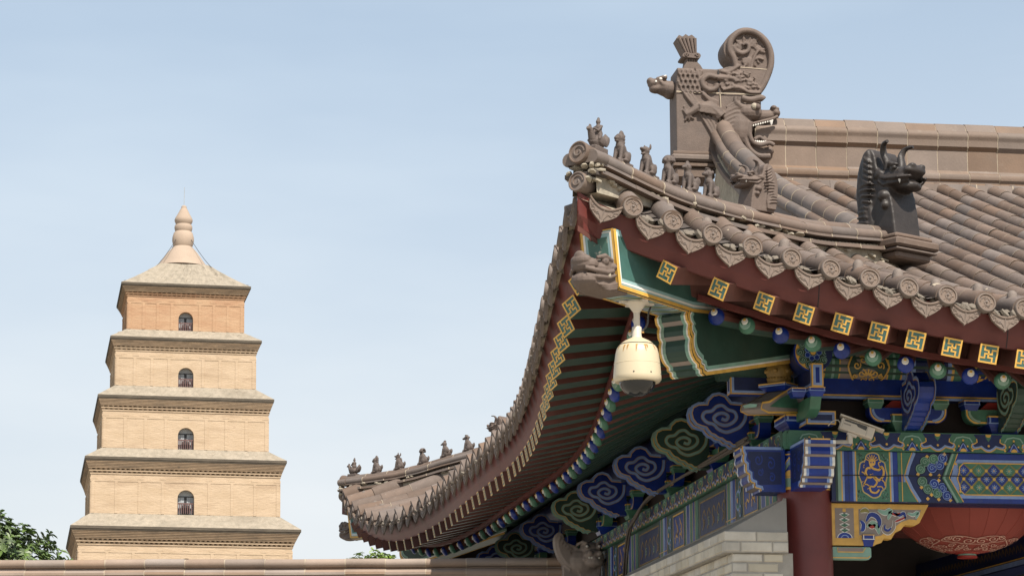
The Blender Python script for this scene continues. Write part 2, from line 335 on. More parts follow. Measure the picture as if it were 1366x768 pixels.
# --- tiled slopes -----------------------------------------------------------------
def tile_rows(side, slist, name):
    mb = MB(); gap_ = {s: (slist[min(k + 1, len(slist) - 1)] - slist[max(k - 1, 0)]) / (min(k + 1, len(slist) - 1) - max(k - 1, 0)) for k, s in enumerate(slist)}
    for s in slist:
        f = sfold(side, s); i0 = ie(side, s) + .005; i1 = min(f, IG) - .06 if (side or f < IG) else 9.03
        if i1 - i0 < .12: continue
        L = .355; n = max(1, round((i1 - i0) / L)); L = (i1 - i0) / n; wob = random.uniform(-.004, .004)
        for k in range(n):
            a = i0 + k * L - (.012 if k else 0); b = i0 + (k + 1) * L; ja = random.uniform(-.004, .004); jz = random.uniform(-.003, .003)
            pa = P(side, s + wob + ja, a, zroof(side, s, a) + jz + .004); pb = P(side, s + wob + ja, b, zroof(side, s, b) + jz)
            t = (pb - pa).normalized(); lat = V((0, 1, 0)) if side else V((1, 0, 0)); U = lat.cross(t); U = U if U.z > 0 else -U
            wq = 1 + .5 * max(0, gap_[s] / .2765 - 1); ra, rb = .0775 * wq, .0752 * wq; vs = []
            for p, r in ((pa, ra), (pb, rb)):
                vs += [p - U * .03 + lat * r] + [p + lat * r * cos(q * pi / 8) + U * r * sin(q * pi / 8) for q in range(9)] + [p - U * .03 - lat * r]
            m = 11
            mb.add(vs, [(j, j + 1, m + j + 1, m + j) for j in range(m - 1)] + [tuple(range(m))], 'tile', True)
            # pale lime joint where one barrel tile laps the next
            if k and random.random() < .55:
                r = .0782 * wq; w = random.uniform(.005, .010); q0 = random.choice((0, 0, 1, 2)); q1 = random.choice((8, 8, 7, 6))
                vs = []
                for d in (-.002, -w): 
                    vs += [pa + t * d + lat * r * cos(q * pi / 8) + U * r * sin(q * pi / 8) for q in range(q0, q1 + 1)]
                c = q1 - q0 + 1
                mb.add(vs, [(j, j + 1, c + j + 1, c + j) for j in range(c - 1)], 'mortar_line', True)
    # pan tiles between the barrels: shallow troughs with lapped steps
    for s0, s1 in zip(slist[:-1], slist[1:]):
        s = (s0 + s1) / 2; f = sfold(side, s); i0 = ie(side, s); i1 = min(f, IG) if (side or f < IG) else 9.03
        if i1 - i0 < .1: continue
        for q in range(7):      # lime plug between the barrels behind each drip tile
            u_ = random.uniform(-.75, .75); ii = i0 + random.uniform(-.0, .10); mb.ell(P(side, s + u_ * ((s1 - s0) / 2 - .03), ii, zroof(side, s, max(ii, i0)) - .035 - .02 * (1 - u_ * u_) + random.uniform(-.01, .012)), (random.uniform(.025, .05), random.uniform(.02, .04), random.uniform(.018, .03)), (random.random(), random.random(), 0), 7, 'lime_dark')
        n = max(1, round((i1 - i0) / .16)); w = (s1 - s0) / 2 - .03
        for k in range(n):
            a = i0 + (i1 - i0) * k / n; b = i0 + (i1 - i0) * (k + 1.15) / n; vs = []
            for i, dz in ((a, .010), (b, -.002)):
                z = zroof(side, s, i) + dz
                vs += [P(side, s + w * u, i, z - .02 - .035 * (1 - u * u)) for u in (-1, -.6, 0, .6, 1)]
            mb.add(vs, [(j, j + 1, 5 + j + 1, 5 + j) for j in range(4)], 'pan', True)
    if not side:        # lime splashes and bird marks
        rs = random.Random(31)
        for k in range(16):
            s = slist[rs.randrange(2, 16)]; f = min(s, IG); i = rs.uniform(ie(0, s) + .1, max(ie(0, s) + .2, min(f - .1, 1.8))); a_ = rs.uniform(.9, 2.2)
            mb.ell(P(0, s + .0765 * cos(a_), i, zroof(0, s, i) + .0765 * sin(a_)), (rs.uniform(.010, .03), rs.uniform(.02, .07), .004), (.35, pi / 2 - a_, 0), 8, 'mortar_line')
    # bedding under the tiles
    nn = 40; s_lo, s_hi = (0.0, LS) if side else (0.0, LF)
    ss = [s_lo + (s_hi - s_lo) * k / nn for k in range(nn + 1)]; rings = []
    for s in ss:
        f = sfold(side, s); i0 = ie(side, s) + .01; i1 = max(i0, min(f, IG)) if (side or f < IG) else 9.03
        rings.append([P(side, s, i0 + (i1 - i0) * t, zroof(side, s, i0 + (i1 - i0) * t) - .075) for t in (0, .15, .33, .6, .8, 1)])
    mb.add([p for r in rings for p in r], [(a * 6 + b, a * 6 + b + 1, a * 6 + b + 7, a * 6 + b + 6) for a in range(nn) for b in range(5)], 'mortar')
    return mb.build(name, hall)
FRONT_S = [.38 + .2765 * k for k in range(32)]
def graded(s0, s1, a, b, c):
    """positions along the side eave: close together at the near corner, wider further on"""
    out = [s0]
    while out[-1] < s1:
        s = out[-1]; out.append(s + (a if s < 2 else a + (b - a) * min(1, (s - 2) / 4.5) + (c - b) * min(1, max(0, (s - 6.5) / 5))))
    k = (s1 - s0) / (out[-1] - s0); return [s0 + (s - s0) * k for s in out]
SIDE_S = graded(.38, LS - .30, .278, .42, .50)
front_roof = tile_rows(0, FRONT_S, 'front_roof_slope')
side_roof = tile_rows(1, SIDE_S, 'side_roof_slope')
bk = MB()   # plain rear slope, gable wall and end
bk.add([(5.6, 24.62, 7.80), (11.9, 24.62, 7.80), (11.9, 33.6, 4.7), (5.6, 33.6, 4.7), (5.6, 30.4, 5.55), (2.5, 33.4, 5.45)], [(0, 1, 2, 3, 4), (4, 3, 5)], 'tile')
bk.build('rear_roof_slope', hall)
mb = MB(); mb.prism([(3.25, 4.35), (11.9, 4.35), (11.9, 4.75), (6.5, 4.75), (3.25, 5.15)], lambda u, v, h: V((u, 33.3 + h, v)), 0, .08, 'dark_wood'); mb.build('rear_eave_board', hall)
gb = MB(); gb.prism([(18.75, 5.45), (24.6, 7.85), (30.4, 5.45)], lambda u, v, h: V((5.52 + h, u, v)), 0, .1, 'red')
gb.build('gable_board', hall)

# --- eave end tiles: round discs with a coiled dragon and hanging drip tiles -----------
def disc_proto(name='round_tile_end'):
    mb = MB(); R = .069
    mb.lathe([(.062, -.05), (R, -.012), (R, .012), (R - .004, .017), (R - .011, .017), (R - .014, .008), (0.0001, .008)], (0, 0, 0), (0, -1, 0), 24, 'tile_edge')
    fr = lambda u, v, h: V((u, -h, v))
    coil = spiral(0, 0, .010, .043, 2.2, 1.15, 26)
    mb.tube([fr(u, v, .010) for u, v in coil], [.0052 - .003 * k / 26 for k in range(27)], 6, 'tile_edge'); mb.ell(fr(.002, .006, .012), (.010, .006, .008), None, 8, 'tile_edge')
    for q in range(26):
        c = coil[q]
        mb.tube([fr(c[0], c[1], .009), fr(max(-.048, min(.048, c[0] + random.uniform(-.02, .02))), max(-.048, min(.048, c[1] + random.uniform(-.02, .02))), .010)], [.0048, .0022], 5, 'tile_edge')
    return mb
def drip_proto():
    mb = MB(); W2 = .117
    top = [(-W2 + 2 * W2 * k / 10, .012 - .055 * (1 - ((k - 5) / 5) ** 2)) for k in range(11)]
    rt = [(W2 - .004, -.035), (W2 - .022, -.075), (W2 - .050, -.100), (W2 - .075, -.118), (.024, -.130), (.010, -.136), (0, -.150)]
    out = top + rt + [(-u, v) for u, v in reversed(rt[:-1])]
    fr = lambda u, v, h: V((u, -h - v * .12, v))
    mb.prism(out, fr, -.012, .008, 'tile_edge')
    mb.tube([fr(u, v - .012, .010) for u, v in top], .007, 6, 'tile_edge')
    rnd = random.Random(3)
    for sg in (-1, 1):
        vine = spline([(sg * .012, -.12), (sg * .035, -.085), (sg * .06, -.09), (sg * .07, -.06), (sg * .095, -.05), (sg * .10, -.022)], 4)
        mb.tube([fr(u, v, .009) for u, v in vine], .0038, 5, 'tile_edge')
        for q in range(7):
            u, v = vine[int(q * (len(vine) - 1) / 6)]; a = rnd.uniform(0, 6.3)
            mb.tube([fr(u, v, .009), fr(u + .02 * cos(a), v + .016 * sin(a), .010)], [.004, .002], 5, 'tile_edge')
    mb.tube([fr(0, -.05, .009), fr(0, -.125, .009)], [.006, .002], 5, 'tile_edge')
    return mb
nm = MB(); nm.lathe([(.037, -.05), (.037, .03), (.032, .052), (.018, .066), (.0001, .070)], (0, .19, .135), (0, 0, 1), 14, 'tile_edge'); nail_ob = nm.build('nail_cap', front_roof, origin=(0, 0, 0))
disc_ob = disc_proto().build('round_tile_end', front_roof, origin=(0, 0, 0)); drip_ob = drip_proto().build('drip_tile', front_roof, origin=(0, 0, 0))
def place_ends(side, ob, slist, dz, di, roof, first):
    for k, s in enumerate(slist):
        o = ob if (first and k == 0) else ob.copy()
        if o is not ob: COL.objects.link(o)
        o.parent = roof; e = ie(side, s); p = P(side, s, e + di, ze(side, s) + dz)
        slope = (ze(side, s + .02) - ze(side, s - .02)) / .04; tw = (ie(side, s + .02) - ie(side, s - .02)) / .04
        o.location = p - WLOC['temple_hall']
        j = lambda a: random.uniform(-a, a)
        if side and ob is drip_ob and 0 < k < len(slist) - 1: o.scale = (max(1, (slist[k + 1] - slist[k - 1]) / 2 / .2765), 1, 1)
        if side and ob is disc_ob and 0 < k < len(slist) - 1: o.scale = (max(1, .5 + .5 * (slist[k + 1] - slist[k - 1]) / 2 / .2765), 1, 1)
        tilt = radians(-8)
        if side: o.rotation_euler = Euler((tilt + j(.04), -atan2(-slope, 1) + j(.04), -pi / 2 - atan2(tw, 1) + j(.05)), 'XYZ')
        else: o.rotation_euler = Euler((tilt + j(.06), -atan2(slope, 1) * .8 + j(.06), atan2(tw, 1) + j(.08)), 'XYZ')
FD = [s for s in FRONT_S if s < 8.4]
place_ends(0, disc_ob, FD, 0, -.01, front_roof, True); place_ends(1, disc_ob, SIDE_S, 0, -.01, side_roof, False)
place_ends(0, nail_ob, FD, 0, 0, front_roof, True); place_ends(1, nail_ob, SIDE_S, 0, 0, side_roof, False)
place_ends(0, drip_ob, [.2] + [s + .138 for s in FD], -.03, .0, front_roof, True)
place_ends(1, drip_ob, [.2] + [(a + b) / 2 for a, b in zip(SIDE_S[:-1], SIDE_S[1:])] + [LS - .2], -.03, .0, side_roof, False)

# --- hip ridges (near and far) -----------------------------------------------------------
def arc(cx, cy, r, a0, a1, n=7): return [(cx + r * cos(a0 + (a1 - a0) * k / n), cy + r * sin(a0 + (a1 - a0) * k / n)) for k in range(n + 1)]
def seg_tube(mb, path, prof, L, m, joint='mortar_line', gap=.006, lat=None, prob=.8):
    """sweep a profile in separate tile-long pieces with thin lime joints"""
    n = len(path); acc = 0; cur = [path[0]]
    def flush(c, last):
        if len(c) < 2: return
        d = V((random.uniform(-.002, .002), random.uniform(-.002, .002), random.uniform(-.003, .003)))
        mb.sweep([V(p) + d for p in c], prof, m, True, lat=lat)
        if not last and random.random() < prob:
            a, b = V(c[-2]), V(c[-1]); t = (b - a).normalized()
            big = [(u * 1.035 + (.0 if abs(u) < 1e-6 else 0), v + .002 if v > 0 else v) for u, v in prof]
            mb.sweep([b - t * gap * random.uniform(.5, 1.4), b + t * gap * .5], big, joint, True, lat=lat)
    for a, b in zip(path[:-1], path[1:]):
        a, b = V(a), V(b); acc += (b - a).length; cur.append(b)
        if acc >= L: flush(cur, False); cur = [b]; acc = 0
    flush(cur, True)
def hip_path(pt, zz, n=60): return [pt(t, zz(t)) for t in [3.12 * k / n for k in range(n + 1)]]
HTOP = spline([(0.0, 5.80), (.12, 5.80), (.5, 5.755), (.83, 5.735), (1.25, 5.75), (1.69, 5.79), (2.07, 5.83), (2.46, 5.90), (3.2, 6.05)], 8)
def htop(t):
    for a, b in zip(HTOP[:-1], HTOP[1:]):
        if a[0] <= t <= b[0] + 1e-6: return a[1] + (b[1] - a[1]) * (t - a[0]) / max(b[0] - a[0], 1e-6)
    return HTOP[-1][1]
FTOP = [(0, 5.81), (.44, 5.82), (.725, 5.835), (1.02, 5.875), (1.3, 5.94), (1.57, 5.99), (2.2, 6.10), (3.4, 6.30)]
def fartop(t):
    for a, b in zip(FTOP[:-1], FTOP[1:]):
        if a[0] <= t <= b[0]: return a[1] + (b[1] - a[1]) * (t - a[0]) / (b[0] - a[0])
    return FTOP[-1][1]
def hip_ridge(pt, outdir, name, htop=htop, zh=0.):
    mb = MB(); zhip = lambda t: 5.53 + .04 * t + zh
    N = 78; T = [.06 + 3.04 * k / N for k in range(N + 1)]
    top = [pt(t, htop(t)) for t in T]
    # lime bed, ledge course, moulded side rolls and the round cap
    for a, b in zip(T[:-1], T[1:]):
        for t0, t1 in ((a, b),):
            z0a, z0b = zhip(t0) - .08, zhip(t1) - .08
        mb.sweep([pt(a, zhip(a) - .06), pt(b, zhip(b) - .06)], [(-.10, 0), (.10, 0), (.09, htop(a) - zhip(a) - .10), (-.09, htop(a) - zhip(a) - .10)], 'mortar', caps=False)
    ledge = [pt(t, htop(t) - .21) for t in T]
    seg_tube(mb, ledge, [(-.155, 0), (.155, 0), (.15, .028), (-.15, .028)], .34, 'ridge_clay')
    seg_tube(mb, [p + V((0, 0, .075)) for p in ledge], [(-.125, 0), (.125, 0), (.12, .02), (-.12, .02)], .34, 'ridge_clay')
    roll = [(-.09, -.035)] + [(x, y) for x, y in arc(-.085, .0, .045, 1.5 * pi, .5 * pi, 7)] + [(.085, .045)] + [(x, y) for x, y in arc(.085, .0, .045, .5 * pi, -.5 * pi, 7)] + [(.09, -.035)]
    seg_tube(mb, [p - V((0, 0, .088)) for p in top], roll, .335, 'ridge_clay')
    cap = [(-.07, -.05)] + arc(0, -.02, .072, pi, 0, 9) + [(.07, -.05)]
    seg_tube(mb, [p - V((0, 0, .042)) for p in top], cap, .335, 'ridge_clay')
    # ragged lime squeezed out along the foot
    rnd = random.Random(5)
    for k in range(70):
        t = rnd.uniform(.1, 3.0); s = rnd.choice((-1, 1)); q = pt(t, zhip(t) + rnd.uniform(.0, .06)); l = (pt(t + .01, 0) - pt(t, 0)).normalized().cross(V((0, 0, 1)))
        mb.ell(q + l * s * rnd.uniform(.075, .10), (rnd.uniform(.02, .07), rnd.uniform(.02, .07), rnd.uniform(.008, .02)), (rnd.uniform(-.3, .3), rnd.uniform(-.3, .3), rnd.random() * 3), 7, 'mortar')
    ob = mb.build(name, hall)
    # end of the ridge: moulded block, round end tile above and a second below
    o = V(outdir).normalized(); base = pt(.02, htop(0)); lat = o.cross(V((0, 0, 1)))
    e = MB()
    e.sweep([base - V((0, 0, .088)) - o * .14, base - V((0, 0, .088)) - o * .03, base - V((0, 0, .088)) - o * .005], [(u * 1.12, v * 1.06) for u, v in roll], 'ridge_clay', True)
    for dz, r, dd in ((-.050, .078, .005), (-.255, .070, .02)):
        c = base + V((0, 0, dz)) + o * dd; ax = (o + V((0, 0, .12))).normalized()
        e.lathe([(r * .9, -.12), (r, -.02), (r, .012), (r - .004, .017), (r - .011, .017), (r - .014, .008), (.0001, .008)], c, ax, 24, 'ridge_clay')
        ex = lat; ey = ax.cross(lat); ey = ey if ey.z > 0 else -ey
        sn = spiral(0, 0, .012, .048, 2.2, 1.15, 26)
        e.tube([c + ex * u + ey * v + ax * .012 for u, v in sn], .006, 5, 'ridge_clay')
    for k in range(26):
        p = base + o * rnd.uniform(-.10, .0) + lat * rnd.uniform(-.12, .12) + V((0, 0, rnd.uniform(-.26, -.12)))
        e.ell(p, (rnd.uniform(.02, .06), rnd.uniform(.02, .06), rnd.uniform(.008, .02)), (rnd.uniform(-.4, .4), rnd.uniform(-.4, .4), rnd.random() * 3), 7, 'mortar')
    e.sweep([base - V((0, 0, .20)) - o * .14, base - V((0, 0, .20)) - o * .01], [(-.13, -.015), (.13, -.015), (.13, .015), (-.13, .015)], 'pan')
    e.build('ridge_end', ob)
    return ob
near_pt = lambda t, z: V((CX + t, CY + t, z))
FX, FY = CX - .018 * LS, CY + LS
far_pt = lambda t, z: V((FX + t, FY - t, z))
hip_ridge(near_pt, (-1, -1, 0), 'hip_ridge'); hip_ridge(far_pt, (-1, 1, 0), 'hip_ridge', fartop, .09)

# --- gable ridge running down from the main ridge, and the main ridge ---------------------------
GX = 5.6
gtop = spline([(24.45, 8.52), (23.9, 8.15), (23.27, 7.83), (22.1, 7.29), (20.5, 6.67), (19.32, 6.22), (18.75, 6.02)], 14)
gp = [V((GX, y, z)) for y, z in gtop]
vr = MB()
seg_tube(vr, [p - V((0, 0, .05)) for p in gp], [(-.085, -.05)] + arc(0, -.02, .088, pi, 0, 9) + [(.085, -.05)], .36, 'ridge_clay')
seg_tube(vr, [p - V((0, 0, .15)) for p in gp], [(-.10, -.045)] + arc(-.095, 0, .052, 1.5 * pi, .5 * pi, 7) + arc(.095, 0, .052, .5 * pi, -.5 * pi, 7) + [(.10, -.045)], .36, 'ridge_clay')
seg_tube(vr, [p - V((0, 0, .27)) for p in gp], [(-.10, -.06), (.10, -.06), (.085, .08), (-.085, .08)], .36, 'ridge_clay')
seg_tube(vr, [p - V((0, 0, .36)) for p in gp], [(-.15, -.02), (.15, -.02), (.15, .03), (-.15, .03)], .36, 'ridge_clay')
for a, b in zip(gp[:-1], gp[1:]): vr.sweep([a - V((0, 0, .75)), b - V((0, 0, .75))], [(-.11, 0), (.11, 0), (.11, .38), (-.11, .38)], 'mortar', caps=False)
vr.build('gable_ridge', hall)
mr = MB(); RY = 24.6; RB = 7.78
prof = [(-.20, 0), (-.20, .10), (-.155, .13), (-.155, .15)] + arc(-.13, .20, .055, 1.5 * pi, .5 * pi, 6)[1:] + [(-.115, .28), (-.115, .50), (-.15, .54), (-.15, .60)] + arc(-.11, .66, .06, 1.25 * pi, .5 * pi, 6) + [(-.07, .80)] + arc(0, .74, .085, pi * .85, pi * .15, 6) + [(.07, .80), (.115, .6), (.115, .28), (.2, .1), (.2, 0)]
L = .333; x = 5.95
while x < 11.9:
    dz = random.uniform(-.004, .004); dy = random.uniform(-.004, .004)
    mr.sweep([(x + .004, RY + dy, RB + dz), (x + L - .004, RY + dy, RB + dz)], [(-u, v) for u, v in prof], 'ridge_main', True)
    mr.sweep([(x - .006, RY, RB), (x + .006, RY, RB)], [(-u * .97, v * .985) for u, v in prof], 'mortar_line', False)
    x += L
seg_tube(mr, [V((5.5 + .1 * k, RY - .27, 7.80)) for k in range(65)], [(-.08, -.06)] + [(.08, -.06), (.05, .06), (-.06, .08)], .31, 'ridge_clay')
mr.build('main_ridge', hall, sharp=30)

# --- red eave boards, soffit -------------------------------------------------------------------
def slist(side, s0, s1, st=.15):
    n = int((s1 - s0) / st); return [s0 + (s1 - s0) * k / n for k in range(n + 1)]
for side, s1 in ((0, LF), (1, LS)):
    mb = MB(); ss = slist(side, 0.0, s1)
    prof = [(.05, -.045), (.085, -.18), (.125, -.262), (.16, -.262), (.16, -.03)]
    rings = [[P(side, s, min(max(ie(side, s) + a, 0), sfold(side, s) + .002), ze(side, s) + b) for a, b in prof] for s in ss]; k = len(prof)
    for s, r in zip(ss, rings):
        f = sfold(side, s)
    mb.add([p for r in rings for p in r], [(a * k + b, a * k + (b + 1) % k, (a + 1) * k + (b + 1) % k, (a + 1) * k + b) for a in range(len(ss) - 1) for b in range(k)], 'red')
    for k in range(1, int(s1 / 1.35)):      # butt joints between the lengths of board
        s = .35 + 1.35 * k
        if s < s1 - .3:
            q = [[P(side, s + ds, ie(side, s + ds) + a - .0025, ze(side, s + ds) + b) for a, b in prof[:3]] for ds in (-.003, .003)]
            mb.add(q[0] + q[1], [(0, 1, 4, 3), (1, 2, 5, 4)], 'black')
    mb.build('eave_board', hall)
    # boarding above the two rows of rafters
    mb = MB(); rings = []
    for s in ss:
        f = sfold(side, s); e = ie(side, s); z = ze(side, s); lim = max(e + .16, min(f, 99)) 
        q = [(e + .125, z - .258), (e + .6, z - .16), (e + .62, z - .30)]
        q += [(2.0, 4.97), (2.4, 5.16)]
        rings.append([P(side, s, min(i, f + .002), max(w, z - .30) if f < 2.2 else w) for i, w in q])
    k = 5
    mb.add([p for r in rings for p in r], [(a * k + b, a * k + b + 1, (a + 1) * k + b + 1, (a + 1) * k + b) for a in range(len(ss) - 1) for b in range(k - 1)], 'rafter_red')
    mb.build('soffit_boarding', hall)
    mb = MB(); ss2 = slist(side, .95, s1 - (.95 if side else 0))
    pr = [(.555, -.325), (.60, -.325), (.60, -.285), (.555, -.285)]
    rings = [[P(side, s, ie(side, s) + a, ze(side, s) + b) for a, b in pr] for s in ss2]
    mb.add([p for r in rings for p in r], [(a * 4 + b, a * 4 + (b + 1) % 4, (a + 1) * 4 + (b + 1) % 4, (a + 1) * 4 + b) for a in range(len(ss2) - 1) for b in range(4)], 'red')
    mb.build('rafter_strip', hall)

# --- rafters -------------------------------------------------------------------------------------
def fan(side, s):
    """root position along the eave of a rafter whose tip is at s"""
    f = sfold(side, s)
    if f >= 3.4: return s
    r = 1.95 + (f - .3) * (3.4 - 1.95) / 3.1
    return r if f == s or not side else LS - r
def key_pattern(mb, fr, a):
    """square rafter end: gold key fret on green"""
    mb.rect(-a, -a, a, a, fr, .002, 'green_panel'); w = .17 * a
    mb.border(-a, -a, a, a, w * 1.05, fr, .004, 'gold')
    R = lambda u0, v0, u1, v1: mb.rect(min(u0, u1) * a - w / 2, min(v0, v1) * a - w / 2, max(u0, u1) * a + w / 2, max(v0, v1) * a + w / 2, fr, .0045, 'gold')
    R(0, -.38, 0, .38); R(-.38, 0, .38, 0)
    R(-.45, .38, -.17, .38); R(-.45, .55, -.45, .82); R(.38, .17, .38, .45); R(.55, .45, .82, .45)
    R(.17, -.38, .45, -.38); R(.45, -.82, .45, -.55); R(-.38, -.45, -.38, -.17); R(-.82, -.45, -.55, -.45)
def rafter_frame(side, s, tip, root):
    d = (root - tip).normalized(); lat = V((0, 1, 0)) if side else V((1, 0, 0))
    ds = .05; sl_ = P(side, s + ds, ie(side, s + ds), ze(side, s + ds)) - P(side, s - ds, ie(side, s - ds), ze(side, s - ds))
    lat = sl_.normalized(); lat = (lat - d * lat.dot(d)).normalized(); U = lat.cross(d); U = U if U.z > 0 else -U
    return d, lat, U
FLY = {0: [.64, 1.0, 1.32, 1.60, 1.87] + [2.13 + .262 * k for k in range(24)]}
sd = [.64, 1.0, 1.32, 1.60, 1.87]; nmid = 53; mid = []
FLY[1] = sd + graded(2.13, LS - .64, .265, .40, .46)
for side in (0, 1):
    for s in FLY[side]:
        e = ie(side, s); z = ze(side, s); tip = P(side, s, e + .115, z - .325); k = .52; ds = (fan(side, s) - s) * k / 1.5
        root = P(side, s + ds, e + .115 + k, z - .325 + .115)
        d, lat, U = rafter_frame(side, s, tip, root); a = .064; L_ = (root - tip).length + .1
        mb = MB(); vs = [tip + lat * x + U * y + d * w for w in (0, L_) for x, y in ((-a, -a), (a, -a), (a, a), (-a, a))]
        mb.add(vs, [(0, 3, 2, 1), (4, 5, 6, 7), (1, 2, 6, 5), (2, 3, 7, 6), (3, 0, 4, 7)], 'rafter_red'); mb.add([vs[0], vs[1], vs[5], vs[4]], [(0, 1, 2, 3)], 'green_dk')
        ob = mb.build('flying_rafter', hall)
        m = MB(); key_pattern(m, frame(tip, lat if not side else -lat, U), a); m.build('painted_end', ob)
RND = {0: [1.09, 1.31, 1.555, 1.79, 2.0] + [2.23 + .238 * k for k in range(26)]}
n2 = 58; RND[1] = [1.09, 1.31, 1.555, 1.79, 2.0] + graded(2.23, LS - 1.09, .25, .40, .46)
for side in (0, 1):
    for q, s in enumerate(RND[side]):
        e = ie(side, s); z = ze(side, s); tip = P(side, s, e + .6, z - .395); rt = fan(side, s); base = 4.70 + .14 + .06
        mid_ = P(side, s + (rt - s) * .85, 2.0, base); root = mid_ + (mid_ - tip) * .35
        d = (root - tip).normalized(); lat = d.cross(V((0, 0, 1))).normalized(); U = lat.cross(d); r = .058
        mb = MB(); n = 12
        vs = [tip + (lat * cos(2 * pi * j / n) + U * sin(2 * pi * j / n)) * r + d * w for w in (0, (root - tip).length) for j in range(n)]
        for j in range(n):
            a = 2 * pi * (j + .5) / n; mb.add([vs[j], vs[(j + 1) % n], vs[n + (j + 1) % n], vs[n + j]], [(0, 1, 2, 3)], 'green_dk' if sin(a) < -.35 else 'rafter_red', True)
        mb.add(vs[:n], [tuple(range(n))], 'rafter_red')
        ob = mb.build('round_rafter', hall)
        m = MB(); fr = frame(tip, -lat if (-lat).cross(U).dot(-d) > 0 else lat, U); rr = r + .002
        if q % 2 == 0:
            m.lathe([(rr, -.012), (rr, .006), (rr * .8, .022), (rr * .4, .031), (.0001, .033)], tip, -d, 16, 'blue')
            m.lathe([(.026, .0), (.024, .012), (.0001, .017)], tip - d * .022 + U * .026, (-d + U * .6).normalized(), 12, 'white')
            m.lathe([(.011, .0), (.010, .010), (.0001, .013)], tip - d * .028 + U * .037, (-d + U * .8).normalized(), 10, 'gold')
        else:
            m.lathe([(rr, -.012), (rr, .006), (rr * .8, .022), (rr * .4, .031), (.0001, .033)], tip, -d, 16, 'green')
            m.lathe([(.044, .0), (.040, .012), (.0001, .018)], tip - d * .014 + U * .012, (-d + U * .3).normalized(), 14, 'green_lt')
            m.lathe([(.025, .0), (.023, .012), (.0001, .017)], tip - d * .022 + U * .026, (-d + U * .6).normalized(), 12, 'white')
            m.lathe([(.011, .0), (.010, .010), (.0001, .013)], tip - d * .028 + U * .037, (-d + U * .8).normalized(), 10, 'gold')
        m.build('painted_end', ob)
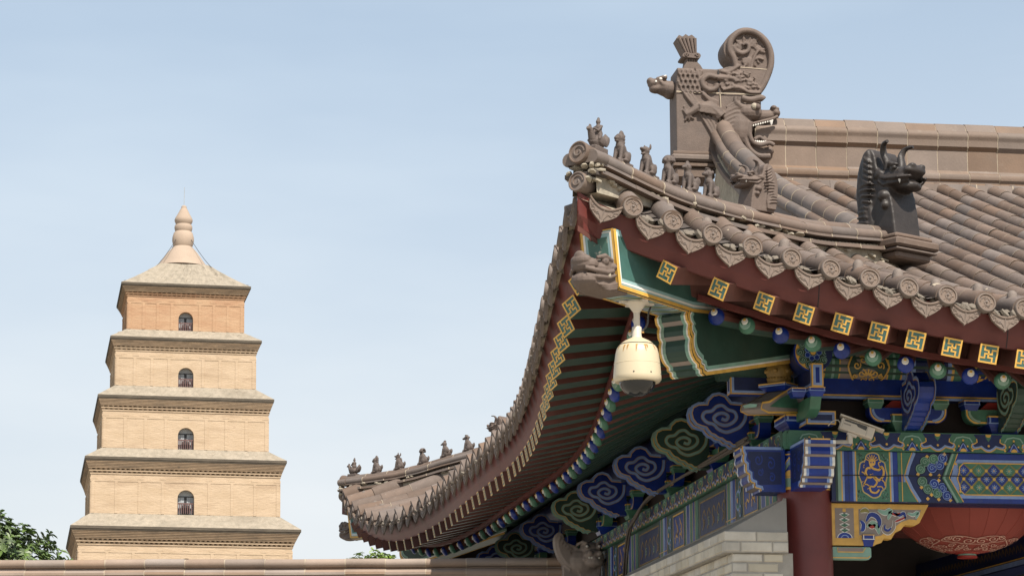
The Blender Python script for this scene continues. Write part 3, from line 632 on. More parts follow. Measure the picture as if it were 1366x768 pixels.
# ------------------------------------------------------------------ corner beams
def corner_beam(c0, d, name_parent, dz=0.):
    """two stacked corner beams; c0 = centre of the upper beam's tip, d = direction inwards"""
    d = V(d).normalized(); lat = d.cross(V((0, 0, 1))).normalized(); w = .135; c0 = V(c0)
    if lat.y > 0: lat_front = -lat
    side_fr = lambda sg: frame(c0 + lat * sg * w, d * sg, (0, 0, 1))     # outward faces
    # upper
    mb = MB(); prof = [(0, 5.25), (.064, 4.852), (.96, 4.828), (2.6, 5.02), (2.6, 5.40), (1.0, 5.24)]
    body = lambda u, v, h: c0 + d * u + lat * h + V((0, 0, v + dz))
    mb.prism(prof, body, -w, w, 'green_dk')
    for sg in (1, -1):
        fr = lambda u, v, h, sg=sg: body(u, v, sg * (w + h))
        mb.poly([(0.002, 5.248), (.066, 4.854), (.96, 4.83), (2.5, 5.0), (2.5, 5.3), (1.0, 5.238)], fr, .0015, 'sky_teal')
        mb.poly([(.045, 5.205), (.095, 4.925), (.96, 4.90), (2.5, 5.07), (2.5, 5.3), (1.0, 5.238)], fr, .003, 'green_panel')
        mb.stroke([(.008, 5.246), (.070, 4.862)], .030, fr, .0045, 'gold'); mb.stroke([(.032, 5.23), (.086, 4.896), (.96, 4.872), (1.4, 4.91)], .016, fr, .004, 'white')
        mb.stroke([(.066, 4.866), (.5, 4.853), (.96, 4.841), (1.4, 4.88)], .024, fr, .005, 'gold')
    fd = V((.064, -.398)).normalized(); 
    ff = lambda u, v, h: c0 + lat * u + d * (.064 * (1 - v) - h) + V((0, 0, 4.852 + .398 * v + dz))
    mb.rect(-w, 0, w, 1, ff, .002, 'sky_teal'); mb.border(-w, 0, w, 1, .02, ff, .004, 'gold'); mb.border(-w + .02, .04, w - .02, .955, .016, ff, .004, 'white')
    mb.rect(-w + .055, .12, w - .055, .87, ff, .004, 'flaking')
    fb = lambda u, v, h: c0 + d * u + lat * v + V((0, 0, 4.852 - .024 * (u - .064) / .896 - h + dz))
    mb.rect(.066, -w, .95, w, fb, .002, 'white'); cols = ['blue', 'white', 'green', 'olive', 'white']
    for k in range(30):
        u = .03 + k * .033
        pts = [(min(max(u + .10 * t + .022 * sin(7 * t + k * .15), .07), .945), -w + .018 + (2 * w - .036) * t) for t in [j / 14 for j in range(15)]]
        if k % 1 == 0: mb.stroke(pts, .017, fb, .004, cols[k % 5] if cols[k % 5] != 'white' else 'sky_teal')
    mb.rect(.066, -w, .95, -w + .022, fb, .006, 'gold'); mb.rect(.066, w - .022, .95, w, fb, .006, 'gold'); mb.rect(.066, -w + .02, .1, w - .02, fb, .006, 'gold')
    up = mb.build('upper_corner_beam', hall)
    # lower, with a stepped wave end
    mb = MB(); zt, zb = 4.822, 4.405
    st = [(.925, 4.825), (.905, 4.80), (.915, 4.765), (.945, 4.74), (.935, 4.70), (.94, 4.665), (.965, 4.64), (.955, 4.60), (.958, 4.56), (.975, 4.525), (1.005, 4.495), (1.05, 4.475), (1.05, 4.45), (1.085, 4.442), (1.09, 4.415), (1.12, 4.405)]
    prof = [(u - .02, v) for u, v in st] + [(2.75, 4.76), (2.75, 5.10), (1.4, 4.90)]
    mb.prism(prof, body, -w, w, 'green_dk')
    edge = [(u - .02, v) for u, v in st] + [(1.8, 4.553), (2.7, 4.748)]
    def ins(q): return [(u + q * .8, v + q) if k > 3 else (u + q, v) for k, (u, v) in enumerate(edge)]
    for sg in (1, -1):
        fr = lambda u, v, h, sg=sg: body(u, v, sg * (w + h))
        mb.stroke(ins(.014), .028, fr, .003, 'gold'); mb.stroke(ins(.034), .012, fr, .004, 'white'); mb.stroke(ins(.055), .03, fr, .003, 'green_lt')
    # painted bands across the stepped front
    for (a, b) in zip(st[:-1], st[1:]):
        for u0, u1, m_ in ((-w, -w + .018, 'gold'), (-w + .018, -w + .03, 'white'), (-w + .03, -w + .055, 'green_lt'), (w - .055, w - .03, 'green_lt'), (w - .03, w - .018, 'white'), (w - .018, w, 'gold')):
            n = V((-(a[1] - b[1]), 0, -(b[0] - a[0]))); n = (d * -(a[1] - b[1]) + V((0, 0, -(b[0] - a[0])))); n = n.normalized() * .0025 if n.length else V()
            if b[0] < a[0]: n = V(-d * .0025)
            mb.add([body(a[0] - .02, a[1], u0) + n, body(a[0] - .02, a[1], u1) + n, body(b[0] - .02, b[1], u1) + n, body(b[0] - .02, b[1], u0) + n], [(0, 1, 2, 3)], m_)
    for (a, b) in ((st[2], st[3]), (st[5], st[6]), (st[10], st[11])):
        mb.add([body(a[0] - .02, a[1], -w + .055) - d * .004, body(a[0] - .02, a[1], w - .055) - d * .004, body(b[0] - .02, b[1], w - .055) - d * .004, body(b[0] - .02, b[1], -w + .055) - d * .004], [(0, 1, 2, 3)], 'taupe')
    mb.build('lower_corner_beam', hall)
corner_beam((2.727, 15.727, 0), (1, 1, 0), hall)
corner_beam((FX + .157, FY - .157, 0), (1, -1, 0), hall, .09)

# ------------------------------------------------------------------ columns, beams and their painting
YF = 17.42; XS = 4.44                      # faces of the front and side beams
BZ0, BZ1, PZ1 = 3.663, 4.036, 4.175        # beam bottom / top, plate top
def column(x, y):
    mb = MB()
    mb.lathe([(.27, 0), (.27, .12), (.22, .2), (.2, .22), (.2, 3.745)], (x, y, 0), (0, 0, 1), 40, 'column_red')
    mb.build('column', hall)
    mb = MB(); mb.lathe([(.204, 3.745), (.206, 3.752), (.204, 3.765), (.202, 3.765), (.202, 3.825), (.203, 3.83), (.203, 3.84), (.202, 3.84), (.202, 4.03)], (x, y, 0), (0, 0, 1), 40, mats=['gold', 'gold', 'green', 'green_lt', 'green_lt', 'gold', 'gold', 'blue'])
    fr = lambda u, v, h: V((x + (.203 + h) * sin(u / .2), y - (.203 + h) * cos(u / .2), v))
    for a in (-pi / 4, pi / 4, -3 * pi / 4):
        o = a * .2
        for dv, m_, w_ in ((.0, 'gold', .01), (-.018, 'blue_lt', .02), (-.04, 'green_lt', .02)):
            mb.stroke([(o - .1 + .2 * k / 10, 3.86 + dv + .12 * (1 - abs(k - 5) / 5)) for k in range(11)], w_, fr, .003, m_)
        mb.poly([(o + .045 * cos(t), 3.842 + .045 * sin(t)) for t in [pi * k / 8 for k in range(9)]], fr, .004, 'gold')
        mb.rect(o - .1, 4.0, o + .1, 4.008, fr, .003, 'gold', 6)
    mb.build('column_band', hall)
column(4.59, 17.57); column(8.35, 17.57); column(4.59, 32.4 - .5)

def plate_band(mb, fr, u0, u1, off=0.):
    """scalloped cloud band along the top plate, 0.39 m repeat"""
    mb.rect(u0, BZ1, u1, PZ1, fr, .002, 'green', max(1, int((u1 - u0) / 1.))); S = .000955; T = PZ1 - .006; B = BZ1
    k0 = int((u0 - off) / .39) - 1; k1 = int((u1 - off) / .39) + 2
    def inside(pts): return all(u0 - 1e-4 <= p[0] <= u1 + 1e-4 for p in pts)
    for k in range(k0, k1):
        c = off + k * .39
        half = [(118, 0), (96, 34), (92, 60), (112, 72), (134, 78), (140, 100), (122, 116), (88, 112), (62, 104), (40, 122), (16, 134), (0, 135)]
        lap = [(c + x * S, T - y * S) for x, y in half] + [(c - x * S, T - y * S) for x, y in reversed(half[:-1])]
        if inside(lap):
            mb.poly(lap, fr, .004, 'blue_dk')
            mb.stroke([(c + (p[0] - c) * .93, p[1] + .010) for p in lap[4:-4]], .015, fr, .0055, 'blue_lt')
            mb.stroke(lap[1:-1], .008, fr, .007, 'gold')
            mb.poly([(c - .022, T), (c + .022, T), (c + .022, T - .02), (c, T - .055), (c - .022, T - .02)], fr, .0055, 'green')
            mb.poly([(c + .022 * cos(t), T - .022 * sin(t)) for t in [pi * j / 8 for j in range(9)]], fr, .007, 'gold'); mb.disc((c, T - .085), .009, fr, .007, 'gold', 10)
        c += .195
        tri = [(c - .058, B + .004), (c + .058, B + .004), (c, B + .075)]
        if inside(tri):
            mb.poly(tri, fr, .004, 'blue'); mb.stroke([tri[0], tri[2], tri[1]], .006, fr, .0055, 'black')
            mb.stroke([(c - .03, B + .01), (c - .012, B + .05), (c, B + .066), (c + .012, B + .05), (c + .03, B + .01)], .007, fr, .006, 'blue_lt')
            mb.poly([(c + .024 * cos(t), B + .004 + .024 * sin(t)) for t in [pi * j / 8 for j in range(9)]], fr, .007, 'gold')
            for q in (-1, 1): mb.disc((c + q * .07, B + .014), .008, fr, .006, 'gold', 10); mb.disc((c + q * .034, B + .044), .007, fr, .006, 'gold', 8)
            mb.disc((c, B + .088), .008, fr, .006, 'gold', 10)
            mb.stroke([(c - .07, B + .075), (c - .05, B + .105), (c, B + .115), (c + .05, B + .105), (c + .07, B + .075)], .010, fr, .005, 'green_lt')

def strips(mb, fr, u, seq):
    for w_, m_ in seq:
        mb.rect(u, BZ0 + .002, u + w_, BZ1 - .002, fr, .003, m_); u += w_
    return u
def dragon_panel(mb, fr, u0, rect=False):
    """u0 = left edge; 0.25 m wide panel with a lobed medallion and a gold coiled dragon"""
    k = .25 / 330; X = lambda x, y: (u0 + (x - 300) * k, BZ1 - (y - 245) * .00083)
    mb.rect(u0, BZ0, u0 + .25, BZ1, fr, .003, 'green')
    out = spline([X(*p) for p in [(465, 258), (405, 280), (385, 330), (340, 352), (328, 400), (320, 460), (342, 520), (350, 560), (362, 605), (405, 632), (460, 660), (520, 645), (545, 602), (585, 568), (590, 520), (605, 460), (592, 400), (580, 345), (535, 322), (520, 275)]], 4, True)
    rnd = random.Random(2)
    for cx_, cy_ in ((335, 285), (590, 285), (335, 640), (590, 640)):
        for q in range(14):
            a = X(cx_ + rnd.uniform(-28, 38) * (1 if cx_ < 400 else -1), cy_ + rnd.uniform(-25, 45) * (1 if cy_ < 400 else -1))
            mb.stroke(spiral(a[0], a[1], .009, .002, rnd.uniform(0, 6), .8, 6), .003, fr, .0045, 'green_lt' if q % 2 else 'black')
    mb.poly(out, fr, .005, 'blue'); mb.stroke(out, .012, fr, .0065, 'green_lt', True); mb.stroke(out, .006, fr, .008, 'gold', True)
    G = lambda pts, w: mb.stroke(spline([X(*p) for p in pts], 4), w, fr, .008, 'gold')
    G([(455, 330), (440, 370), (470, 400), (525, 410), (552, 380), (572, 420), (560, 470), (520, 500), (470, 470), (420, 480), (390, 440), (405, 400), (440, 395)], .016)
    G([(470, 480), (500, 520), (470, 560), (430, 560), (440, 605), (490, 615), (520, 585)], .013)
    G([(400, 470), (370, 440), (350, 430)], .008); G([(405, 480), (380, 520), (365, 560)], .009); G([(540, 490), (575, 520), (580, 550)], .009); G([(540, 400), (520, 350), (545, 340)], .008)
    G([(430, 560), (395, 540), (370, 545)], .008); G([(500, 560), (545, 560), (560, 580)], .008)
    mb.poly([X(*p) for p in circ(457, 345, 34, 14)], fr, .009, 'gold')
    for a in range(7):
        t = pi * (.1 + .8 * a / 6); mb.stroke([X(457 + 30 * cos(t), 340 - 30 * sin(t)), X(457 + 62 * cos(t), 335 - 60 * sin(t))], .007, fr, .008, 'gold')
    mb.poly([X(*p) for p in circ(445, 345, 7, 8)], fr, .010, 'blue'); mb.poly([X(*p) for p in circ(470, 345, 7, 8)], fr, .010, 'blue')
    for q in range(16):
        a = X(rnd.uniform(360, 560), rnd.uniform(310, 610)); mb.stroke([a, (a[0] + rnd.uniform(-.014, .014), a[1] + rnd.uniform(-.014, .014))], .005, fr, .0075, 'gold')
def swirl_zone(mb, fr, u0):
    """u0 is where zoom column 0 falls; spirals between two chevrons"""
    Zp = lambda x, y: (u0 + x * .000836, BZ1 - (y - 200) * .00083)
    mb.poly([Zp(-130, 204), Zp(470, 204), Zp(385, 425), Zp(508, 646), Zp(-130, 646)], fr, .0028, 'blue_dk')
    for pts, m_ in (([(-85, 204), (50, 204), (-8, 330), (-10, 400), (-85, 400)], 'green'), ([(-85, 470), (-10, 470), (10, 520), (100, 646), (-85, 646)], 'green')):
        mb.poly([Zp(*p) for p in pts], fr, .0045, m_)
    mb.stroke([Zp(*p) for p in [(70, 206), (20, 320), (-8, 420), (40, 530), (110, 644)]], .022, fr, .006, 'blue_lt')
    mb.stroke([Zp(*p) for p in [(48, 206), (2, 320), (-28, 420), (20, 530), (88, 644)]], .007, fr, .007, 'gold')
    mb.stroke([Zp(*p) for p in [(-50, 206), (-50, 644)]], .006, fr, .007, 'gold')
    R = 47 * .00083
    def sw(x, y, m_, ed, a):
        c = Zp(x, y); mb.disc(c, R * 1.05, fr, .005, 'black', 16); mb.disc(c, R * .95, fr, .006, m_, 16); mb.stroke(circ(c[0], c[1], R * .86, 16), .004, fr, .007, ed, True)
        mb.stroke(spiral(c[0], c[1], R * .62, R * .08, a, 1.3, 16), .005, fr, .007, ed)
    for x, y, a in ((165, 285, 0), (245, 260, 1), (122, 350, 5), (135, 462, 2), (185, 530, 3), (268, 565, 4)): sw(x, y, 'green', 'green_lt', a)
    for x, y, a in ((328, 250, 1), (297, 312, 2), (228, 340, 0), (243, 482, 3), (315, 515, 5), (358, 585, 4)): sw(x, y, 'blue', 'blue_lt', a)
    for x, y in ((185, 238), (97, 398), (212, 400), (292, 408), (285, 450), (125, 515), (215, 580), (355, 300), (345, 215), (180, 615), (280, 620), (385, 625)):
        c = Zp(x, y); r = .015; mb.poly([(c[0] - r, c[1]), (c[0], c[1] - r), (c[0] + r, c[1]), (c[0], c[1] + r)], fr, .0065, 'gold')
    mb.poly([Zp(*p) for p in [(410, 206), (466, 206), (382, 425), (503, 630), (490, 645), (440, 645), (315, 430)]], fr, .006, 'green')
    mb.stroke([Zp(*p) for p in [(425, 208), (335, 428), (455, 644)]], .016, fr, .007, 'green_lt'); mb.stroke([Zp(*p) for p in [(466, 206), (382, 425), (505, 640)]], .007, fr, .008, 'gold'); mb.stroke([Zp(*p) for p in [(398, 206), (310, 428), (432, 645)]], .005, fr, .007, 'black')
    for p in ((445, 300), (478, 545)): c = Zp(*p); mb.poly([(c[0] - .012, c[1]), (c[0], c[1] - .012), (c[0] + .012, c[1]), (c[0], c[1] + .012)], fr, .0085, 'gold')
def lattice(mb, fr, ua, ub):
    """long lobed field with crossed lattice and little flowers"""
    v0, v1 = BZ0 + .062, BZ1 - .075; h = (v1 - v0) / 2; c = (v0 + v1) / 2
    e = [(ua + .055, v1), (ua + .022, v1 - .03), (ua + .018, v1 - .07), (ua, c), (ua + .018, v0 + .07), (ua + .022, v0 + .03), (ua + .055, v0)]
    out = e + [(ub - (u - ua), v) for u, v in reversed(e)]
    mb.rect(ua - .03, BZ0 + .002, ub + .03, BZ1 - .002, fr, .0025, 'blue')
    big = [((ua + ub) / 2 + (u - (ua + ub) / 2) * (1 + .05 / (ub - ua) * 2), c + (v - c) * 1.22) for u, v in out]
    mb.poly(big, fr, .004, 'blue_lt'); mb.poly(out, fr, .0055, 'olive'); mb.stroke(out, .009, fr, .009, 'gold', True)
    P_ = .117; r = .050; k = 0; u = ua + .075
    row = lambda j: c + (j - 1) * .0625
    def cell(cx_, cy_, m_):
        pts = [(cx_ - r, cy_), (cx_, cy_ - r * 1.05), (cx_ + r, cy_), (cx_, cy_ + r * 1.05)]
        pts = [(min(max(a, ua + .012), ub - .012), min(max(b, v0 + .004), v1 - .004)) for a, b in pts]
        if max(p[0] for p in pts) - min(p[0] for p in pts) < .02: return
        mb.poly(pts, fr, .007, m_)
        if v0 + .015 < cy_ < v1 - .015 and ua + .03 < cx_ < ub - .03:
            for q in range(8): mb.stroke([(cx_ + .006 * cos(q * pi / 4), cy_ + .006 * sin(q * pi / 4)), (cx_ + .023 * cos(q * pi / 4), cy_ + .023 * sin(q * pi / 4))], .006, fr, .008, 'blue_lt' if m_ == 'blue' else 'green_lt')
            mb.disc((cx_, cy_), .006, fr, .009, 'gold', 8)
    n = int((ub - ua) / P_) + 2
    for j in range(-1, 4):
        for k in range(-1, n):
            cx_ = ua + .05 + k * P_ + (P_ / 2 if j % 2 else 0)
            m_ = 'green' if (j in (-1, 3) or (j in (0, 2) and k % 2)) else 'blue'
            if ua - .02 < cx_ < ub + .02: cell(cx_, row(j) + 0, m_)
    for j in range(0, 3):
        for k in range(0, n):
            cx_ = ua + .05 + k * P_ + (0 if j % 2 else P_ / 2); cy_ = row(j)
            if ua + .02 < cx_ < ub - .02: mb.disc((cx_, cy_), .012, fr, .0085, 'gold', 8)

def beam(name, x0, x1, fr0, dirn, depth, zz0, zz1, m='blue_dk'):
    """rounded rectangular timber; fr0(u, v, h) is the painted face"""
    mb = MB(); r = .02
    pr = [(0, zz0 + r), (0, zz1 - r), (-r, zz1), (-depth + r, zz1), (-depth, zz1 - r), (-depth, zz0 + r), (-depth + r, zz0), (-r, zz0)]
    pts = [[fr0(u, v, h) for h, v in pr] for u in (x0, x1)]; k = len(pr)
    mb.add(pts[0] + pts[1], [(i, (i + 1) % k, k + (i + 1) % k, k + i) for i in range(k)] + [tuple(range(k - 1, -1, -1)), tuple(range(k, 2 * k))], m)
    return mb
ffr = frame((0, YF, 0), (1, 0, 0), (0, 0, 1))
pfr = frame((0, YF - .05, 0), (1, 0, 0), (0, 0, 1))
fb_ = beam('front_beam', 4.76, 8.2, ffr, 1, .3, BZ0, BZ1).build('front_beam', hall)
q = MB(); PX = lambda px: 4.79 + (px - 1118) * .00535
u = strips(q, ffr, 4.79, [(.018, 'green_dk'), (.025, 'green_lt'), (.010, 'gold'), (.014, 'blue_lt'), (.030, 'blue'), (.006, 'blue_dk'), (.030, 'blue'), (.016, 'blue_lt'), (.011, 'gold')])
dragon_panel(q, ffr, u); u += .25
u = strips(q, ffr, u, [(.011, 'gold'), (.016, 'blue_lt'), (.036, 'blue'), (.006, 'blue_dk'), (.036, 'blue'), (.016, 'blue_lt'), (.008, 'gold')])
swirl_zone(q, ffr, PX(1220)); lattice(q, ffr, PX(1291), PX(1291) + 1.2)
strips(q, ffr, PX(1291) + 1.24, [(.03, 'green'), (.012, 'gold'), (.08, 'blue'), (.012, 'gold'), (.25, 'green'), (.012, 'gold'), (.08, 'blue'), (.4, 'green')])
ck = [(4.84, 3.852)] + [(4.84 + .1 * k, 3.852 + .004 * sin(k * 1.7) + .012 * k / 12) for k in range(1, 16)]
q.stroke(ck, .007, ffr, .0105, 'black'); q.build('beam_painting', fb_)
fp = beam('front_plate', 4.42, 8.5, pfr, 1, .42, BZ1 + .002, PZ1, 'green').build('top_plate', hall)
q = MB(); plate_band(q, pfr, 4.43, 7.4, PX(1262)); q.build('plate_painting', fp)
sfr = frame((XS, 0, 0), (0, -1, 0), (0, 0, 1)); spfr = frame((XS - .05, 0, 0), (0, -1, 0), (0, 0, 1))
sb = beam('side_beam', -31.8, -17.75, sfr, 1, .3, BZ0, BZ1).build('side_beam', hall)
q = MB(); q.rect(-31.8, BZ0, -17.8, BZ1, sfr, .0015, 'green_dk', 14); u = -17.80
while u > -30.5:
    a = u - .55; strips(q, sfr, a, [(.05, 'green'), (.012, 'gold'), (.02, 'blue_lt'), (.10, 'blue'), (.02, 'blue_lt'), (.012, 'gold'), (.1, 'green'), (.012, 'gold'), (.09, 'blue'), (.012, 'gold'), (.12, 'green')])
    q.rect(a - .50, BZ0 + .05, a - .06, BZ1 - .05, sfr, .003, 'blue'); q.border(a - .52, BZ0 + .03, a - .04, BZ1 - .03, .014, sfr, .005, 'gold')
    rnd = random.Random(int(-u * 10))
    for c_ in (-.19, -.37):
        pts = spline([(a + c_ - .05, 3.75), (a + c_ - .03, 3.82), (a + c_ + .04, 3.80), (a + c_ + .05, 3.88), (a + c_, 3.92), (a + c_ - .03, 3.96)], 4); q.stroke(pts, .02, sfr, .005, 'gold')
        for j in range(9): p0 = pts[rnd.randrange(len(pts))]; q.stroke([p0, (p0[0] + rnd.uniform(-.05, .05), p0[1] + rnd.uniform(-.05, .05))], .011, sfr, .006, 'gold')
    b = a - .52 - .62; strips(q, sfr, b, [(.03, 'blue'), (.012, 'gold'), (.1, 'green'), (.012, 'gold'), (.08, 'blue_lt'), (.1, 'blue'), (.012, 'gold')])
    for j, (x_, y_) in enumerate(((.42, 3.85), (.50, 3.76), (.50, 3.95))):
        for r_, m_ in ((.085 if j == 0 else .05, 'blue_lt'), (.065 if j == 0 else .036, 'green'), (.04 if j == 0 else .022, 'blue'), (.022 if j == 0 else .011, 'gold')): q.disc((b + x_, y_), r_, sfr, .003 + .0015 * (.09 - r_) * 50, m_, 14)
    q.rect(b - .01, 3.72, b + .35, 3.728, sfr, .007, 'gold')
    q.rect(b - 1.0, BZ0 + .04, b - .06, BZ1 - .05, sfr, .003, 'blue_dk'); q.border(b - 1.02, BZ0 + .03, b - .04, BZ1 - .04, .012, sfr, .005, 'gold_dk')
    for j in range(5):
        c_ = b - .92 + .19 * j; q.stroke(spline([(c_, 3.75), (c_ + .06, 3.80), (c_ + .01, 3.86), (c_ + .08, 3.91), (c_ + .13, 3.86)], 4), .018, sfr, .005, 'gold_dk'); q.stroke(spiral(c_ + .07, 3.80, .04, .008, j, 1.3, 12), .010, sfr, .006, 'green_lt' if j % 2 else 'gold_dk')
    u = b - 1.1
q.build('beam_painting', sb)
sp = beam('side_plate', -32.0, -17.38, spfr, 1, .42, BZ1 + .002, PZ1, 'green').build('top_plate', hall)
q = MB(); plate_band(q, spfr, -31.5, -17.4, -17.7); q.build('plate_painting', sp)

# beam heads that pass through the corner column
hs = [(.43, 4.058), (.43, 4.02), (.415, 4.0), (.425, 3.965), (.42, 3.945), (.395, 3.93), (.398, 3.885), (.39, 3.865), (.36, 3.85), (.362, 3.815), (.35, 3.795), (.31, 3.785), (.308, 3.755), (.25, 3.745), (.245, 3.725)]
def beam_head(fr, w, name):
    """profile in (outward, z); fr(p, z, h) with h across the thickness"""
    mb = MB(); pr = hs + [(-.02, 3.725), (-.02, 4.058)]
    mb.prism(pr, fr, -w, w, 'blue')
    ed = hs
    for sg in (-1, 1):
        f2 = lambda a, b, h, sg=sg: fr(a, b, sg * (w + h))
        mb.stroke([(a - .008, b + (.004 if k > 8 else 0)) for k, (a, b) in enumerate(ed)], .015, f2, .0025, 'gold')
        mb.stroke([(a - .026, b + (.012 if k > 6 else .0)) for k, (a, b) in enumerate(ed)], .022, f2, .0035, 'blue_lt'); mb.stroke([(.41, 4.045), (.0, 4.045)], .02, f2, .003, 'blue_lt')
        mb.poly([(a - .055, b + .02) for a, b in ed[2:-2]] + [(.02, 3.78), (.02, 4.02)], f2, .002, 'blue_dk')
        for cx_, cy_, r_ in ((.26, 3.96, .045), (.13, 3.93, .05), (.12, 3.83, .035), (.24, 3.87, .03)): mb.stroke(spiral(cx_, cy_, r_, .008, cx_ * 9, 1.3, 14), .012, f2, .003, 'blue')
    for a, b in zip(ed[:-1], ed[1:]):
        for h0, h1, m_ in ((-w, -w + .02, 'white'), (-w + .02, -w + .04, 'blue_lt'), (w - .04, w - .02, 'blue_lt'), (w - .02, w, 'white')):
            mb.add([fr(p[0] + .003, p[1] - .001, h) for p in (a, b) for h in ((h0, h1) if p is a else (h1, h0))], [(0, 1, 2, 3)], m_)
        if b[0] < a[0] - .012: mb.add([fr(p[0] + .0045, p[1] - .003, h) for p in (a, b) for h in ((-w, w) if p is a else (w, -w))], [(0, 1, 2, 3)], 'taupe')
    mb.add([fr(.433, z, h) for z, h in ((4.056, -w), (4.056, w), (4.046, w), (4.046, -w))], [(0, 1, 2, 3)], 'gold')
    return mb.build(name, hall)
beam_head(lambda p, z, h: V((4.555 + h, 17.37 - p, z)), .112, 'beam_head')
beam_head(lambda p, z, h: V((4.40 - p * .72, 17.56 + h, z)), .13, 'beam_head')

# ------------------------------------------------------------------ purlins, boards under them, dark infill
mb = MB(); mb.tube([(3.95, 17.57, 4.70), (12, 17.57, 4.70)], .14, 24, 'green_dk'); pu = mb.build('purlin', hall)
q = MB(); cy = lambda u, v, h: V((u, 17.57 - (.141 + h) * cos(v / .14), 4.70 + (.141 + h) * sin(v / .14)))
def band(u0, u1, m_, h=.001):
    for k in range(6): q.rect(u0, -.23 + .06 * k, u1, -.17 + .06 * k, cy, h, m_)
x = 4.70
for w_, m_ in [(.03, 'blue_lt'), (.012, 'gold'), (.05, 'green'), (.02, 'green_lt'), (.035, 'green'), (.01, 'gold'), (.36, 'taupe'), (.01, 'gold'), (.035, 'green'), (.02, 'green_lt'), (.04, 'green'), (.012, 'gold'), (.10, 'blue_lt'), (.25, 'blue_dk'), (.03, 'blue_lt'), (.02, 'gold'), (.06, 'green'), (.7, 'blue'), (.06, 'green'), (.02, 'gold'), (.3, 'blue'), (.4, 'green'), (.4, 'blue')]:
    band(x, x + w_, m_); x += w_
def roundel(cx_):
    o = spline([(cx_ + .15 * cos(t) * (1 + .05 * cos(6 * t)), -.03 + .16 * sin(t) * (1 + .05 * cos(6 * t))) for t in [2 * pi * k / 18 for k in range(18)]], 2, True)
    o = [(a, max(-.22, min(.13, b))) for a, b in o]
    q.stroke(o, .012, cy, .006, 'gold', True)
    for k in range(12):
        r0 = .145 - .0001; 
    n = 16
    for k in range(n):
        t0, t1 = 2 * pi * k / n, 2 * pi * (k + 1) / n
        q.poly([(cx_, -.03), (cx_ + .145 * cos(t0), -.03 + .155 * sin(t0)), (cx_ + .145 * cos(t1), -.03 + .155 * sin(t1))], cy, .004, 'green_dk')
    rnd = random.Random(4)
    for sg in (-1, 1):
        for a0, b0, r0 in ((.05, -.08, .035), (.09, -.02, .03), (.045, .02, .03), (.03, -.13, .025), (.10, -.10, .02)):
            q.stroke(spiral(cx_ + sg * a0, b0, r0, .006, rnd.uniform(0, 6), sg * 1.2, 14), .010, cy, .006, 'gold')
    for k in range(5): t = pi * (.15 + .7 * k / 4); q.stroke([(cx_ + .01 * cos(t), -.1 + .01 * sin(t)), (cx_ + .05 * cos(t), -.1 + .055 * sin(t))], .012, cy, .0065, 'gold')
roundel(5.07)
rnd = random.Random(9)
for k in range(40):
    u_ = 5.85 + rnd.uniform(0, .62); v_ = rnd.uniform(-.16, .06); q.stroke(spline([(u_, v_), (u_ + rnd.uniform(-.03, .05), v_ + rnd.uniform(-.03, .03)), (u_ + rnd.uniform(-.05, .08), v_ + rnd.uniform(-.04, .04))], 3), .012, cy, .004, 'gold')
q.build('purlin_painting', pu)
mb = MB(); mb.tube([(4.53, 17.0, 4.69), (4.59, 17.57, 4.70), (4.35, 31.9, 4.76)], .14, 24, 'blue_dk'); pu2 = mb.build('purlin', hall)
q = MB(); fr = frame((4.53, 16.997, 4.69), (1, 0, 0), (0, 0, 1))
q.disc((0, 0), .14, fr, .001, 'gold', 28); q.disc((0, 0), .075, fr, .004, 'green_dk', 20); q.stroke(circ(0, 0, .138, 28), .012, fr, .004, 'blue', True)
for k in range(10):
    a = 2 * pi * k / 10; c = (.095 * cos(a), .095 * sin(a)); q.disc(c, .031, fr, .005, 'black', 14); q.disc(c, .027, fr, .006, 'green_dk', 14); q.stroke(circ(c[0], c[1], .025, 14), .004, fr, .007, 'green_lt', True); q.stroke(spiral(c[0], c[1], .017, .003, a, 1.2, 12), .005, fr, .007, 'green_lt')
for k in range(7): a = 2 * pi * k / 7; q.disc((.045 * cos(a), .045 * sin(a)), .02, fr, .006, 'blue', 10); q.stroke(circ(.045 * cos(a), .045 * sin(a), .019, 10), .004, fr, .007, 'blue_lt', True)
q.disc((0, 0), .02, fr, .0075, 'gold', 12); q.build('purlin_end_painting', pu2)
def board(name, fr, u0, u1, ends=True):
    mb = MB(); z0, z1 = 4.435, 4.60
    for (h0, h1, a, b) in ((-.1, 0, z0, z1),): mb.prism([(u0, a), (u1, a), (u1, b), (u0, b)], fr, h0, h1, 'blue_dk')
    n = max(1, int((u1 - u0) / 1))
    mb.rect(u0, z0 + .022, u1, z0 + .034, fr, .002, 'gold', n); mb.rect(u0, z0 + .002, u1, z0 + .020, fr, .002, 'blue_lt', n); mb.rect(u0, z0 + .034, u1, z1, fr, .002, 'blue', n)
    return mb.build(name, hall)
board('purlin_board', frame((0, 17.49, 0), (1, 0, 0), (0, 0, 1)), 4.66, 11.8)
board('purlin_board', frame((4.51, 0, 0), (0, -1, 0), (0, 0, 1)), -31.6, -17.66)
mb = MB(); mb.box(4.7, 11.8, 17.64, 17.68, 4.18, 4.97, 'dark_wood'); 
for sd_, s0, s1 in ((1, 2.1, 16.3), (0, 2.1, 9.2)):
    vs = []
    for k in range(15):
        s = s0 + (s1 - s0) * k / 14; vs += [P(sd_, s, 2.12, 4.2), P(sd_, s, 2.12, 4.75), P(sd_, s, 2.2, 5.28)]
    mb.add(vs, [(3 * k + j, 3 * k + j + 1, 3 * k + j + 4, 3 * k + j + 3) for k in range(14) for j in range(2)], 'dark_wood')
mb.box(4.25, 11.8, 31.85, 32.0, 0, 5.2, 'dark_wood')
mb.add([(2.5, 33.2, 5.15), (11.9, 33.5, 4.62), (11.9, 31.85, 5.1), (4.2, 31.85, 5.1)], [(0, 1, 2, 3)], 'dark_wood'); mb.build('infill_boards', hall)
